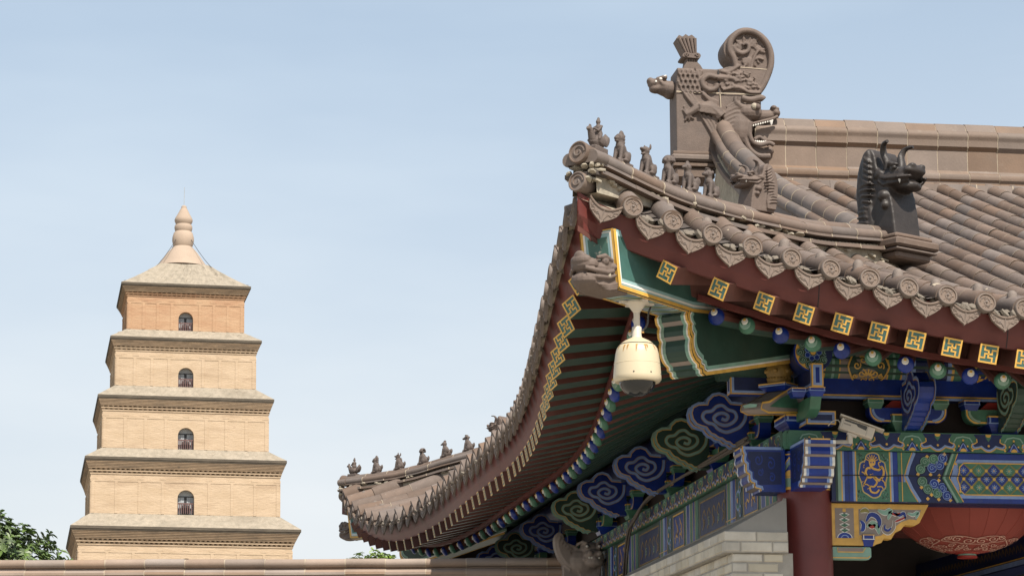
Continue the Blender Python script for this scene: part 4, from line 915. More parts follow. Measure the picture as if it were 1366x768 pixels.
# interior of the porch
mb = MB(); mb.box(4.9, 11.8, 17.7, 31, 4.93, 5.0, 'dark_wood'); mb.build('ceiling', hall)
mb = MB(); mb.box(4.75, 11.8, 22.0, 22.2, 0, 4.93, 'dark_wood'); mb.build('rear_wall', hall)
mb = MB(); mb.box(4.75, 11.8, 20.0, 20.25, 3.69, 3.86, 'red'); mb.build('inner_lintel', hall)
mb = MB(); mb.box(6.78, 7.05, 17.75, 21.95, 3.36, 3.62, 'blue_dk'); ib = mb.build('inner_beam', hall)
q = MB(); fr = frame((6.777, 0, 0), (0, -1, 0), (0, 0, 1)); q.rect(-21.9, 3.37, -17.8, 3.41, fr, .002, 'blue_lt', 4); q.rect(-21.9, 3.415, -17.8, 3.425, fr, .003, 'gold', 4)
for k in range(44): q.stroke(spline([(-21.8 + k * .09, 3.47), (-21.77 + k * .09, 3.53), (-21.74 + k * .09, 3.49)], 3), .012, fr, .003, 'gold_dk')
q.build('beam_painting', ib)

# ------------------------------------------------------------------ bracket sets
Kc = .000963
CLOUD = [((1063 - x) * Kc, (365 - y) * Kc) for x, y in [(1063, 372), (990, 365), (962, 350), (930, 352), (905, 330), (875, 326), (845, 300), (812, 294), (785, 272), (755, 262), (735, 240), (715, 212), (670, 200), (635, 186), (608, 150), (598, 105), (610, 65), (650, 45), (700, 42), (728, 42), (738, 5), (775, -32), (820, -42), (862, -28), (890, 10), (910, 32), (960, 36), (1010, 40), (1063, 30)]]
CL_IN = [((1063 - x) * Kc, (365 - y) * Kc) for x, y in [(1040, 60), (1030, 150), (985, 212), (930, 240), (880, 256), (840, 250), (800, 228), (770, 195), (715, 180), (680, 140), (698, 98), (755, 85), (795, 50), (845, 40), (890, 72), (945, 92), (958, 140), (920, 182), (860, 202), (800, 182), (772, 145), (800, 112), (848, 102), (890, 125), (872, 158), (835, 148)]]
def cloud_plate(fr, base, lt, w, name):
    """fr(p outward, q up, h across)"""
    mb = MB(); mb.prism(CLOUD, fr, -w, w, base)
    for sg in (-1, 1):
        f2 = lambda a, b, h, sg=sg: fr(a, b, sg * (w + h))
        edge = CLOUD[1:-1]; ins = []
        for i, p in enumerate(edge):
            a = V(edge[max(i - 1, 0)]); b = V(edge[min(i + 1, len(edge) - 1)]); t = (b - a).normalized(); ins.append((V(p), V((t.y, -t.x))))
        mb.stroke([tuple(p + n * .005) for p, n in ins], .008, f2, .002, 'gold'); mb.stroke([tuple(p + n * .018) for p, n in ins], .020, f2, .003, lt)
        sp_ = spline(CL_IN, 5); mb.stroke(sp_, .031, f2, .003, 'gold_dk'); mb.stroke(sp_, .022, f2, .0045, lt)
    e = CLOUD[1:16]
    for a, b in zip(e[:-1], e[1:]):
        t = (V(b) - V(a)).normalized(); n = V((t.y, -t.x)) * -.0025
        for h0, h1, m_ in ((-w, -w + .018, lt), (w - .018, w, lt), (-w + .05, w - .05, lt)):
            mb.add([fr(a[0] + n.x, a[1] + n.y, h0), fr(a[0] + n.x, a[1] + n.y, h1), fr(b[0] + n.x, b[1] + n.y, h1), fr(b[0] + n.x, b[1] + n.y, h0)], [(0, 1, 2, 3)], m_)
    return mb.build(name, hall)
def tray(mb, fr, cu, cw, z0, z1, hw, m, lt):
    """bracket block: square top, sloping lower half; fr(u along wall, w outward, z)"""
    zm = z0 + (z1 - z0) * .55; lo = hw * .72; ring = lambda s, z: [fr(cu - s, cw - s, z), fr(cu + s, cw - s, z), fr(cu + s, cw + s, z), fr(cu - s, cw + s, z)]
    vs = ring(lo, z0) + ring(hw * .86, z0 + (zm - z0) * .6) + ring(hw, zm) + ring(hw, z1)
    mb.add(vs, [(4 * k + j, 4 * k + (j + 1) % 4, 4 * k + 4 + (j + 1) % 4, 4 * k + 4 + j) for k in range(3) for j in range(4)] + [(0, 1, 2, 3), (12, 13, 14, 15)], m)
    t = max(.007, hw * .09)
    for f2 in (lambda a, z, h: fr(cu + a, cw + hw + h, z), lambda a, z, h: fr(cu - hw - h, cw + a, z), lambda a, z, h: fr(cu + hw + h, cw + a, z)):
        o = [(-hw, z1), (-hw, zm), (hw, zm), (hw, z1)]; mb.stroke([(-hw + t, z1 - t * .5), (-hw + t, zm + t * .3)], t, f2, .0025, lt); mb.stroke([(hw - t, z1 - t * .5), (hw - t, zm + t * .3)], t, f2, .0025, lt)
        mb.stroke([(-hw, z1 - t / 2), (hw, z1 - t / 2)], t, f2, .0028, 'gold'); mb.stroke([(-hw, zm + t / 2), (hw, zm + t / 2)], t * .8, f2, .003, lt)
def arm(mb, fr, cu, cw, half, z0, z1, th, m, lt):
    """lateral bracket arm with quarter-round ends"""
    q_ = [(half * cos(0) - .0, z1)] + [(half - .085 * (1 - cos(t)) - .0, z1 - .03 - (z1 - .03 - z0) * sin(t)) for t in [pi / 2 * k / 6 for k in range(7)]]
    pr = q_ + [(-u_, z) for u_, z in reversed(q_)]
    f2 = lambda a, z, h: fr(cu + a, cw + h, z)
    mb.prism(pr, f2, -th, th, m)
    for sg in (-1, 1):
        e = [(sg * (a - .012), z + .008) for a, z in q_]; mb.stroke(e, .012, f2, th + .002, 'gold'); mb.stroke([(sg * (a - .03), z + .018) for a, z in q_[1:]], .018, f2, th + .0025, lt)
    mb.stroke([(-half * .8, z0 + .012), (half * .8, z0 + .012)], .012, f2, th + .0022, 'gold')
SCH = {'green': ('green', 'green_lt', 'blue', 'blue_lt'), 'blue': ('blue', 'blue_lt', 'green', 'green_lt')}
def bracket_set(fr, cu, cloud_col, plate_fr):
    a, al, b, bl = SCH['green' if cloud_col == 'blue' else 'blue']
    root = MB(); tray(root, fr, cu, .05, 4.178, 4.315, .135, a, al); rb_ = root.build('bracket_block', hall)
    mb = MB(); arm(mb, fr, cu, .10, .30, 4.255, 4.365, .045, b, bl); mb.build('bracket_arm', rb_)
    for sg in (-1, 1):
        mb = MB(); tray(mb, fr, cu + sg * .25, .10, 4.355, 4.432, .062, a, al); mb.build('small_block', rb_)
    mb = MB(); mb.prism([(cu - .17, 4.37), (cu + .17, 4.37), (cu + .10, 4.43), (cu - .10, 4.43)], lambda u_, v_, h: fr(u_, .06 + h, v_), -.02, .02, 'vermilion'); mb.build('infill_piece', rb_)
    cloud_plate(plate_fr, 'blue' if cloud_col == 'blue' else 'green_dk', 'blue_lt' if cloud_col == 'blue' else 'green_lt', .06, 'cloud_bracket')
Ff = lambda u_, w_, z: V((u_, 17.57 - w_, z)); Fs = lambda u_, w_, z: V((4.59 - w_ - .012 * (u_ - 17.6), u_, z))
for k, x in enumerate((5.36, 6.10, 6.84, 7.58)):
    bracket_set(Ff, x, ('blue', 'green')[k % 2], lambda p, q_, h, x=x: V((x + h, 17.40 - p, 4.20 + q_)))
for y, c in ((18.58, 'blue'), (19.95, 'green'), (21.68, 'blue'), (23.55, 'blue'), (25.1, 'green'), (27.3, 'blue'), (29.3, 'green'), (31.0, 'blue')):
    dr = -.012 * (y - 17.6)
    bracket_set(Fs, y, c, lambda p, q_, h, y=y, dr=dr: V((4.42 - p + dr, y + h, 4.215 + q_)))
# corner set
cb_ = MB(); tray(cb_, lambda u_, w_, z: V((4.59 + u_, 17.57 - w_, z)), 0, 0, 4.178, 4.30, .17, 'blue', 'blue_lt'); cset = cb_.build('bracket_block', hall)
def head_box(x0, x1, y0, y1, z0, z1, name, m='blue', lt='blue_lt'):
    mb = MB(); mb.box(x0, x1, y0, y1, z0, z1, m)
    for fr, a0, a1 in ((frame((0, y0, 0), (1, 0, 0), (0, 0, 1)), x0, x1), (frame((x0, 0, 0), (0, -1, 0), (0, 0, 1)), -y1, -y0)):
        mb.border(a0, z0, a1, z1, .010, fr, .002, 'gold'); mb.border(a0 + .010, z0 + .010, a1 - .010, z1 - .010, .018, fr, .003, lt)
        if a1 - a0 > .1: mb.rect(a0 + .03, z0 + .03, a1 - .03, z1 - .03, fr, .0035, 'blue_dk' if m == 'blue' else 'green_dk')
    return mb.build(name, cset)
head_box(4.50, 4.585, 16.93, 17.45, 4.43, 4.60, 'arm_head'); head_box(4.03, 4.40, 17.50, 17.60, 4.455, 4.66, 'arm_head')
head_box(4.53, 4.75, 17.22, 17.44, 4.20, 4.30, 'arm_head')
mb = MB(); tray(mb, lambda u_, w_, z: V((4.54 + u_, 17.0 - w_, z)), 0, 0, 4.365, 4.43, .06, 'blue', 'blue_lt'); tray(mb, lambda u_, w_, z: V((4.42 + u_, 17.05 - w_, z)), 0, 0, 4.365, 4.43, .055, 'blue', 'blue_lt'); mb.build('small_block', cset)
mb = MB(); mb.prism([(16.97, 4.37), (17.02, 4.28), (17.12, 4.24), (17.4, 4.24), (17.4, 4.37)], lambda u_, v_, h: V((4.54 + h, u_, v_)), -.04, .04, 'green'); 
fr2 = lambda u_, v_, h: V((4.54 + u_, 16.965 - h, v_)); mb.build('bracket_arm', cset)
# slanting beak, its cap block and the little vase that carries the corner beam
dd = V((-1, -1, 0)).normalized(); dl = V((1, -1, 0)).normalized()
bk_ = MB(); bf = lambda p, z, h: V((4.40, 17.38, z)) + dd * p + dl * h
pr = [(-.15, 4.47), (.03, 4.475), (.20, 4.40), (.34, 4.335), (.44, 4.315), (.46, 4.27), (.36, 4.255), (.2, 4.275), (.0, 4.30), (-.15, 4.31)]
bk_.prism(pr, bf, -.085, .085, 'taupe'); 
for sg in (-1, 1):
    f2 = lambda a, b, h, sg=sg: bf(a, b, sg * (.085 + h)); bk_.stroke(pr[:6], .014, f2, .002, 'gold'); bk_.stroke(pr[5:], .014, f2, .002, 'gold'); bk_.poly([(.0, 4.45), (.2, 4.375), (.34, 4.30), (.1, 4.32), (-.1, 4.34)], f2, .003, 'green' if sg > 0 else 'taupe')
bk_.prism([(.035, 4.478), (.20, 4.403), (.34, 4.338), (.44, 4.318), (.44, 4.316), (.2, 4.39)], bf, -.07, .07, 'taupe')
bk_.poly([(-.05, 4.285), (.05, 4.285), (.06, 4.305), (0, 4.315), (-.06, 4.305)], lambda u_, v_, h: bf(.462 + h, v_, u_), .004, 'green_lt')
bk_.build('slanting_beak', cset)
mb = MB(); rot = lambda u_, w_, z: V((4.37, 17.35, z)) + dl * u_ + dd * w_; tray(mb, rot, 0, 0, 4.45, 4.505, .115, 'blue', 'blue_lt'); mb.build('small_block', cset)
mb = MB(); mb.lathe([(.075, 4.505), (.088, 4.53), (.086, 4.545), (.08, 4.55), (.09, 4.57), (.094, 4.60), (.09, 4.63), (.082, 4.645), (.086, 4.655), (.086, 4.665), (.07, 4.68), (.07, 4.76)], (4.36, 17.34, 0), (0, 0, 1), 22, 'gold_dk')
for k in range(22): a = 2 * pi * k / 22; mb.ell((4.36 + .088 * cos(a), 17.34 + .088 * sin(a), 4.658), .009, None, 6, 'gold_dk'); mb.ell((4.36 + .084 * cos(a), 17.34 + .084 * sin(a), 4.548), .008, None, 6, 'gold_dk')
for k in range(6): a = 2 * pi * k / 6; mb.ell((4.36 + .09 * cos(a), 17.34 + .09 * sin(a), 4.60), (.022, .022, .02), None, 8, 'gold_dk')
mb.build('carved_vase', cset)

# ------------------------------------------------------------------ gilded spandrel under the front beam
sq = MB(); S = .00537; Q = lambda x, y: (4.776 + (x - 1109) * S, 3.660 - (y - 668) * S)
sf = frame((0, 17.50, 0), (1, 0, 0), (0, 0, 1))
out = [Q(*p) for p in [(1109, 668.6), (1247, 668.6), (1233, 694), (1226, 698), (1212, 697), (1206, 704), (1198, 708), (1192, 717), (1182, 716), (1178, 722), (1171, 724), (1168, 726), (1109, 726)]]
sq.prism(out, sf, -.10, 0, 'gold', 'gold'); 
sq.rect(*Q(1113.5, 716), *Q(1140, 675), sf, .002, 'taupe')
inn = [Q(*p) for p in [(1147, 676), (1236, 676), (1229, 690), (1219, 689), (1207, 693), (1198, 700), (1187, 705), (1178, 712), (1165, 714), (1164, 712), (1147, 712)]]
sq.poly(inn, sf, .002, 'taupe')
c = Q(1126.5, 0)[0]
for k, y in enumerate((686, 693, 700, 707)):
    z = Q(0, y)[1]; sq.poly([(c - .040, z + .012), (c, z - .012), (c + .040, z + .012), (c + .014, z + .024), (c, z + .014), (c - .014, z + .024)], sf, .006, 'white'); sq.poly([(c - .032, z + .010), (c, z - .008), (c + .032, z + .010), (c, z + .018)], sf, .008, 'green')
z = Q(0, 716)[1]
for r_, m_ in ((.058, 'white'), (.052, 'blue'), (.030, 'blue_lt'), (.022, 'blue')): sq.poly([(c + r_ * cos(t), z + r_ * .75 * sin(t)) for t in [pi * k / 10 for k in range(11)]], sf, .0055 + (.06 - r_) * .08, m_)
sq.rect(c - .012, Q(0, 680)[1], c + .012, Q(0, 675.5)[1], sf, .004, 'gold')
def leaf(pts, w, m_, h=.006):
    p_ = spline([Q(*p) for p in pts], 5); n = len(p_)
    for wid, mm, hh in ((w + .010, 'white', h), (w, m_, h + .003)):
        vs = []
        for i, p in enumerate(p_):
            a = V(p_[max(i - 1, 0)]); b = V(p_[min(i + 1, n - 1)]); t = (b - a).normalized(); wd = wid / 2 * (sin(pi * (i + .6) / (n + .2)) ** .6); vs += [sf(p[0] - t.y * wd, p[1] + t.x * wd, hh), sf(p[0] + t.y * wd, p[1] - t.x * wd, hh)]
        sq.add(vs, [(2 * i, 2 * i + 1, 2 * i + 3, 2 * i + 2) for i in range(n - 1)], mm)
leaf([(1149, 680), (1156, 677.5), (1161, 680)], .030, 'olive'); leaf([(1149, 692), (1153, 697), (1152, 704), (1149, 706)], .030, 'blue'); leaf([(1157, 693), (1163, 684), (1172, 686), (1176, 694), (1174, 702)], .036, 'blue')
leaf([(1174, 677), (1184, 681), (1192, 678), (1188, 690)], .036, 'green_lt'); leaf([(1158, 701), (1166, 695), (1172, 700), (1175, 710)], .034, 'green_lt'); leaf([(1160, 697), (1165, 700), (1170, 697)], .03, 'vermilion')
leaf([(1183, 696), (1181, 704), (1188, 708), (1196, 700), (1196, 690)], .028, 'taupe', .005); leaf([(1184, 697), (1183, 703), (1188, 705), (1192, 701)], .018, 'blue'); leaf([(1196, 680), (1204, 684), (1211, 681), (1213, 689)], .022, 'blue')
leaf([(1192, 681), (1200, 683), (1206, 681)], .02, 'vermilion'); leaf([(1216, 681), (1224, 683), (1231, 680), (1228, 688)], .024, 'green_lt'); leaf([(1198, 693), (1205, 690), (1214, 686)], .016, 'vermilion')
sp_ob = sq.build('carved_spandrel', hall)
sq = MB(); tray(sq, lambda u_, w_, z: V((Q(1159.5, 0)[0] + u_, 17.50 - w_, z)), 0, -.03, Q(0, 727)[1], Q(0, 711)[1], .045, 'blue', 'white'); sq.build('small_block', sp_ob)
sq = MB(); a = Q(1109, 745); b = Q(1164, 728); sq.prism([(a[0], a[1]), (b[0] - .02, a[1]), (b[0], a[1] + .02), (b[0], b[1] - .01), (b[0] - .01, b[1]), (a[0], b[1])], sf, -.10, -.012, 'green_lt'); sq.stroke([(a[0], a[1] + .012), (b[0] - .026, a[1] + .012), (b[0] - .012, a[1] + .026)], .008, sf, -.009, 'gold')
c1 = Q(1117, 735); c2 = Q(1152, 729); sq.rect(c1[0], c1[1], c2[0], c2[1], sf, -.008, 'taupe'); sq.stroke([(c1[0] - .002, c2[1]), (c1[0] - .002, c1[1]), (c2[0], c1[1]), (c2[0] + .02, c2[1])], .007, sf, -.006, 'gold'); sq.build('spandrel_foot', sp_ob)

# ------------------------------------------------------------------ painted brick wall along the side, with corbelled top
def brick_face(mb, fr, u0, u1, z0, z1, bl=.24, bh=.072, j=.012, off=0, m='brick_paint'):
    z = z1; k = off
    while z - bh > z0:
        u = u0 - (bl / 2 if k % 2 else 0)
        while u < u1:
            a, b = max(u, u0), min(u + bl - j, u1)
            if b - a > .03:
                h = random.uniform(.004, .010); r = .006
                q_ = [(a, z - bh + j), (b, z - bh + j), (b, z), (a, z)]; i_ = [(a + r, z - bh + j + r), (b - r, z - bh + j + r), (b - r, z - r), (a + r, z - r)]
                vs = [fr(*p, 0) for p in q_] + [fr(*p, h) for p in i_]
                mb.add(vs, [(4, 5, 6, 7)] + [(n_, (n_ + 1) % 4, 4 + (n_ + 1) % 4, 4 + n_) for n_ in range(4)], m)
            u += bl
        z -= bh; k += 1
wl_ = MB(); wl_.box(3.955, 4.40, 17.205, 31.5, 0, 3.255, 'brick_joint'); wl_.box(3.895, 4.36, 17.205 - .03, 31.5, 3.255, 3.406, 'brick_joint')
fa = frame((0, 17.205, 0), (1, 0, 0), (0, 0, 1)); fs_ = frame((3.955, 0, 0), (0, -1, 0), (0, 0, 1))
brick_face(wl_, fa, 3.955, 4.325, 2.2, 3.25, .23, .070); brick_face(wl_, fs_, -27, -17.205, 2.7, 3.25, .23, .070)
fa2 = frame((0, 17.175, 0), (1, 0, 0), (0, 0, 1)); fs2 = frame((3.895, 0, 0), (0, -1, 0), (0, 0, 1))
brick_face(wl_, fa2, 3.895, 4.36, 3.254, 3.406, .235, .0755, .008); brick_face(wl_, fs2, -27, -17.175, 3.254, 3.406, .235, .0755, .008)
wl_ob = wl_.build('brick_wall', hall)
pl_ = MB(); pl_.add([(3.915, 17.20, 3.408), (4.36, 17.20, 3.408), (4.40, 17.36, 3.67), (4.43, 31.4, 3.662), (3.915, 31.4, 3.408), (4.41, 17.5, 3.69)], [(0, 1, 2), (0, 2, 5, 3, 4)], 'plaster'); pl_.build('plaster_slope', wl_ob)
# ------------------------------------------------------------------ ridge figures
def cap(mb, p0, p1, r0, r1, n=10):
    p0, p1 = V(p0), V(p1); mb.tube([p0, p1], [r0, r1], n, 'fig_clay'); mb.ell(p0, r0, None, n, 'fig_clay'); mb.ell(p1, r1, None, n, 'fig_clay')
def seated(kind):
    """seated ridge beast, faces +X, base at z=0"""
    mb = MB()
    mb.ell((-.035, 0, .045), (.05, .043, .052)); mb.ell((.0, 0, .085), (.042, .034, .06), (0, .35, 0)); mb.ell((.02, 0, .115), (.030, .028, .035))
    for sg in (-1, 1):
        cap(mb, (.025, sg * .021, .10), (.045, sg * .024, .012), .017, .012); mb.ell((.055, sg * .024, .009), (.018, .013, .010))
        mb.ell((-.022, sg * .036, .035), (.034, .018, .034)); mb.ell((.01, sg * .042, .010), (.028, .012, .011))
    cap(mb, (-.075, 0, .03), (-.09, 0, .085), .015, .008); mb.ell((-.09, 0, .07), (.012, .018, .03))
    hz = .165
    mb.ell((.025, 0, hz), (.033, .029, .032)); cap(mb, (.02, 0, .11), (.024, 0, hz), .026, .024)
    if kind == 0:
        mb.ell((.058, 0, hz - .008), (.020, .018, .014)); mb.ell((.056, 0, hz - .026), (.016, .015, .007)); mb.ell((.0, 0, hz + .03), (.022, .014, .03), (0, .4, 0))
        for k in range(5): mb.ell((-.012, 0, hz + .02 - .022 * k), (.014, .022, .014))
    elif kind == 1:
        mb.ell((.060, 0, hz + .004), (.024, .018, .012), (0, -.3, 0)); mb.ell((.052, 0, hz - .024), (.022, .015, .008), (0, .3, 0))
        for sg in (-1, 1): mb.ell((.0, sg * .024, hz + .03), (.010, .007, .022))
        mb.ell((-.03, 0, .12), (.016, .012, .035), (0, .3, 0))
    elif kind == 2:
        for a in range(9):
            for b in range(3): mb.ell((.018 - .012 * b, .034 * cos(a * pi / 8), hz + .032 * sin(a * pi / 8) - .004), .013)
        mb.ell((.054, 0, hz - .004), (.012, .014, .014))
    elif kind == 3:
        mb.ell((.062, 0, hz - .002), (.028, .013, .012), (0, .2, 0)); mb.ell((.018, 0, hz + .034), (.024, .008, .016)); mb.ell((-.04, .04, .07), (.04, .012, .03), (0, .5, 0)); mb.ell((-.04, -.04, .07), (.04, .012, .03), (0, .5, 0))
    else:
        mb.ell((.064, 0, hz - .006), (.026, .017, .016)); mb.ell((.078, 0, hz - .008), (.013, .018, .014)); mb.ell((.03, 0, hz + .034), (.028, .020, .008), (0, -.1, 0))
        for sg in (-1, 1): mb.ell((.008, sg * .028, hz + .010), (.012, .008, .014))
    mb.ell((.046, .018, hz + .008), .0065); mb.ell((.046, -.018, hz + .008), .0065)
    mb.obox((-.09, -.04, -.02), (.16, 0, 0), (0, .08, 0), (0, 0, .024), 'fig_clay')
    return mb
def rider():
    mb = MB()
    mb.ell((0, 0, .055), (.075, .042, .045)); cap(mb, (.05, 0, .07), (.075, 0, .125), .028, .020); mb.ell((.088, 0, .128), (.026, .016, .017)); mb.ell((.108, 0, .124), (.012, .007, .007), (0, .4, 0)); mb.ell((.078, 0, .150), (.016, .006, .014))
    for k in range(5): mb.ell((-.085, (k - 2) * .012, .075 + .012 * (2 - abs(k - 2))), (.022, .009, .045), (0, -.5, 0))
    for sg in (-1, 1): mb.ell((-.01, sg * .040, .06), (.05, .012, .03), (0, -.2, 0))
    mb.ell((-.012, 0, .115), (.030, .034, .038)); mb.ell((-.014, 0, .155), (.022, .028, .030)); mb.ell((-.012, 0, .200), (.017, .016, .020)); mb.ell((-.014, 0, .222), (.010, .010, .010))
    for sg in (-1, 1): cap(mb, (-.012, sg * .028, .165), (.018, sg * .024, .130), .010, .008); cap(mb, (.018, sg * .024, .130), (.034, sg * .004, .145), .008, .007); cap(mb, (.0, sg * .03, .10), (.03, sg * .044, .07), .014, .010)
    mb.ell((.004, 0, .202), (.006, .005, .005))
    mb.obox((-.07, -.045, -.025), (.14, 0, 0), (0, .09, 0), (0, 0, .045), 'fig_clay')
    return mb
GN = 'small clay beasts along the near hip ridge'; GF = 'small clay beasts along the far hip ridge'
nearT = (.16, .365, .59, .785, .97, 1.165); farT = (.145, .44, .725, 1.02, 1.30, 1.57)
nl = ['clay rider seated on a hen at the very tip of the near ridge', 'clay beast with a pointed crest just behind the near hen rider', 'open jawed clay beast with upright ears, third from the near ridge tip', 'clay lion with a round curly mane, fourth from the near ridge tip', 'long beaked clay beast with crest, fifth from the near ridge tip', 'blunt muzzled clay beast nearest the horned head on the near ridge']
fl = ['clay rider on a hen at the very tip of the far ridge', 'crested clay beast just behind the hen rider of the far ridge', 'eared clay beast with open jaws, third from the far ridge tip', 'curly maned clay lion, fourth from the far ridge tip', 'beaked clay beast with crest, fifth from the far ridge tip', 'blunt muzzled clay beast, last of the figures on the far ridge']
order = [None, 0, 1, 2, 3, 4]
for k in range(6):
    o = sculpt(rider() if k == 0 else seated(order[k]), 'hen_rider_figure' if k == 0 else 'ridge_beast_figure', .0042, 'fig_clay', None, (0, 0, 0), 2, .4)
    tag(o, nl[k], 'ridge figure', GN)
    t = nearT[k]; sl_ = (htop(t + .05) - htop(t - .05)) / (.1 * sqrt(2)); o.location = near_pt(t, htop(t) + .008); o.rotation_euler = Euler((0, sl_ * .6, radians(225)), 'XYZ'); o.scale = (1.03,) * 3
    t = farT[k]; c = o.copy(); COL.objects.link(c); tag(c, fl[k], 'ridge figure', GF)
    c.location = far_pt(t, fartop(t) + .008); c.rotation_euler = Euler((0, 0, radians(135)), 'XYZ'); c.scale = (1.06,) * 3
far_rel = 0

# horned beast heads that close the ridges
def beast_head(col, horn_col, base_col, name, label, loc, rotz, s=1., plinth=True, group=None):
    """faces +X; about 0.86 high at s=1"""
    t = thing(name, loc, label, 'ridge ornament', group)
    mb = MB(); fr = lambda x, z, h: V((x, h, z))
    body = spline([(-.18, 0), (-.19, .25), (-.24, .45), (-.23, .64), (-.16, .82), (-.08, .86), (-.03, .80), (.0, .66), (.08, .60), (.15, .34), (.18, .12), (.19, 0)], 4)
    mb.solid(body, fr, -.125, .125, col)
    mb.solid(spline([(-.19, .05), (-.225, .42), (-.20, .62), (-.13, .80), (-.08, .84), (-.06, .70), (-.08, .45), (-.05, .2), (-.06, .05)], 4), fr, -.145, .145, col)
    mb.ell((.10, 0, .56), (.17, .13, .11)); mb.ell((.20, 0, .575), (.13, .115, .075), (0, -.1, 0)); mb.ell((.285, 0, .60), (.065, .10, .055)); mb.ell((.17, 0, .475), (.15, .105, .055), (0, .05, 0)); mb.ell((.24, 0, .455), (.07, .09, .04))
    for sg in (-1, 1):
        mb.ell((.315, sg * .045, .635), (.032, .03, .026)); mb.ell((.16, sg * .09, .625), (.038, .035, .036)); mb.tube([(.08, sg * .07, .665), (.15, sg * .115, .675), (.22, sg * .10, .655)], [.018, .026, .012], 8, col); mb.ell((.02, sg * .125, .60), (.05, .022, .04), (0, -.5, 0))
        mb.tube([(.33, sg * .07, .535), (.24, sg * .122, .53), (.12, sg * .135, .54), (.04, sg * .13, .57)], [.014, .018, .018, .01], 7, col); mb.tube([(.30, sg * .07, .50), (.20, sg * .115, .49), (.08, sg * .128, .49), (.02, sg * .13, .54)], [.012, .016, .016, .01], 7, col)
        rnd = random.Random(11)
        for k in range(8):
            z0 = .50 - .05 * k; x0 = -.02 - .012 * k; c = [(x0 + .03 * sin(j * 1.1 + k) - .03 * j, sg * .150, z0 + .02 * j - .012 * j * j * .3) for j in range(5)]
            mb.tube(c, [.007, .012, .011, .008, .004], 7, col)
        for k in range(5): mb.tube([(-.05, sg * .148, .52 + .05 * k), (-.12, sg * .150, .56 + .055 * k), (-.16 + .015 * k, sg * .143, .62 + .05 * k)], [.011, .010, .005], 7, col)
        mb.ell((.07, sg * .135, .39), (.05, .03, .05)); mb.ell((.09, sg * .13, .30), (.035, .03, .04))
    for v in mb.v: v *= s
    b = sculpt(mb, 'head', .0105 * s if s > .6 else .0085 * s * 1.0, col, t, origin=(0, 0, 0), smooth=2)
    m2 = MB()
    for sg in (-1, 1):
        m2 = MB(); m2.tube([V(p) * s for p in spline([(.06, sg * .06, .64), (.065, sg * .068, .71), (.04, sg * .085, .80), (.07, sg * .105, .87), (.135, sg * .125, .885)], 4)], [(.040 - .026 * k / 16) * s for k in range(17)], 9, horn_col); m2.build('horn', t, origin=(0, 0, 0))
        m2 = MB(); m2.ell(V((.185, sg * .105, .632)) * s, .022 * s, None, 10, horn_col); m2.build('eye', t, origin=(0, 0, 0))
        m2 = MB(); m2.lathe([(.013 * s, 0), (.010 * s, -.03 * s), (.0001, -.055 * s)], V((.24, sg * .108, .53)) * s, (0, 0, 1), 8, 'white_chip'); m2.build('fang', t, origin=(0, 0, 0))
    if plinth:
        m2 = MB(); rd = [(.14, -.13), (.19, -.13), (.20, -.10), (.19, -.06), (.14, -.03)]
        for w_, z0, z1 in ((1.05, -.22, -.15), (1.22, -.15, -.13), (1.30, -.12, -.04), (1.12, -.04, .01)):
            m2.rbox(V((-.22 * w_, -.16 * w_, z0)) * s, V((.46 * w_, 0, 0)) * s, V((0, .32 * w_, 0)) * s, V((0, 0, z1 - z0)) * s, base_col, .018 * s if z1 - z0 > .04 else .005 * s)
        m2.build('plinth', t, origin=(0, 0, 0))
    t.rotation_euler = (0, 0, rotz); return t
ct = beast_head('dark_clay', 'dark_clay', 'ridge_clay', 'horned_beast_head', 'large dark horned dragon head ending the gable ridge on the tiled slope', (5.60, 18.50, 5.88), radians(-60), .88)
ct.scale = (1.08, 1.35, 1.0)
bh = beast_head('sculpt_clay', 'fig_clay', 'ridge_clay', 'horned_beast_head', 'small brown horned dragon head behind the near row of ridge figures', near_pt(1.60, htop(1.60) - .03), radians(202), .46, False)
bh.scale = (1.25, 1.6, .93)
copy_thing(bh, far_pt(1.95, fartop(1.95) - .02), (0, 0, radians(135)), 'small horned dragon head whose horns peep above the far side eave')

# ------------------------------------------------------------------ great dragon at the end of the main ridge
CS = .0081
def cq(px, py): return (5.554 + (px - 960) * CS, 8.022 + (220 - py) * .00822)
CYF = 24.40; CT = .36
cf = lambda u, v, h: V((u, CYF - h, v))
chi = thing('ridge_end_dragon', (5.55, 24.58, 7.9), 'big clay dragon biting the end of the main ridge, with curled tail', 'ridge ornament')
mb = MB(); B = lambda pts, h0, h1: mb.solid([cq(*p) for p in pts], cf, h0, h1, 'sculpt_clay')
B([(903, 222), (903, 126), (905, 94), (957, 94), (982, 89), (1000, 90), (1030, 92), (1026, 104), (1019, 116), (1016, 126), (1020, 128), (1020, 150), (1030, 190), (1028, 206), (1010, 216), (1003, 222)], -CT, -.13)
B([(903, 222), (903, 126), (905, 94), (957, 94), (982, 89), (1000, 90), (1030, 92), (1026, 104), (1019, 116), (1016, 128), (1012, 150), (1003, 164), (1000, 176), (1003, 190), (1016, 196), (1026, 200), (1008, 214), (1003, 222)], -.15, 0)
scroll = spline([(1031, 95), (1034, 72), (1031, 58), (1022, 48), (1010, 41), (996, 38), (983, 41), (973, 50), (968, 62), (970, 74), (978, 84), (982, 92)], 4)
B(scroll, -CT + .04, -.035)
B(spline([(960, 96), (975, 90), (990, 96), (1010, 112), (1016, 124), (985, 122), (962, 120)], 3), -CT, .02)
T = lambda pts, r, h=.0: mb.tube([cf(*cq(*p), h + .009) for p in spline(pts, 4)], r * 1.2 if not isinstance(r, tuple) else [1.2 * (r[0] + (r[1] - r[0]) * k / ((len(pts) - 1) * 4)) for k in range((len(pts) - 1) * 4 + 1)], 8, 'sculpt_clay')
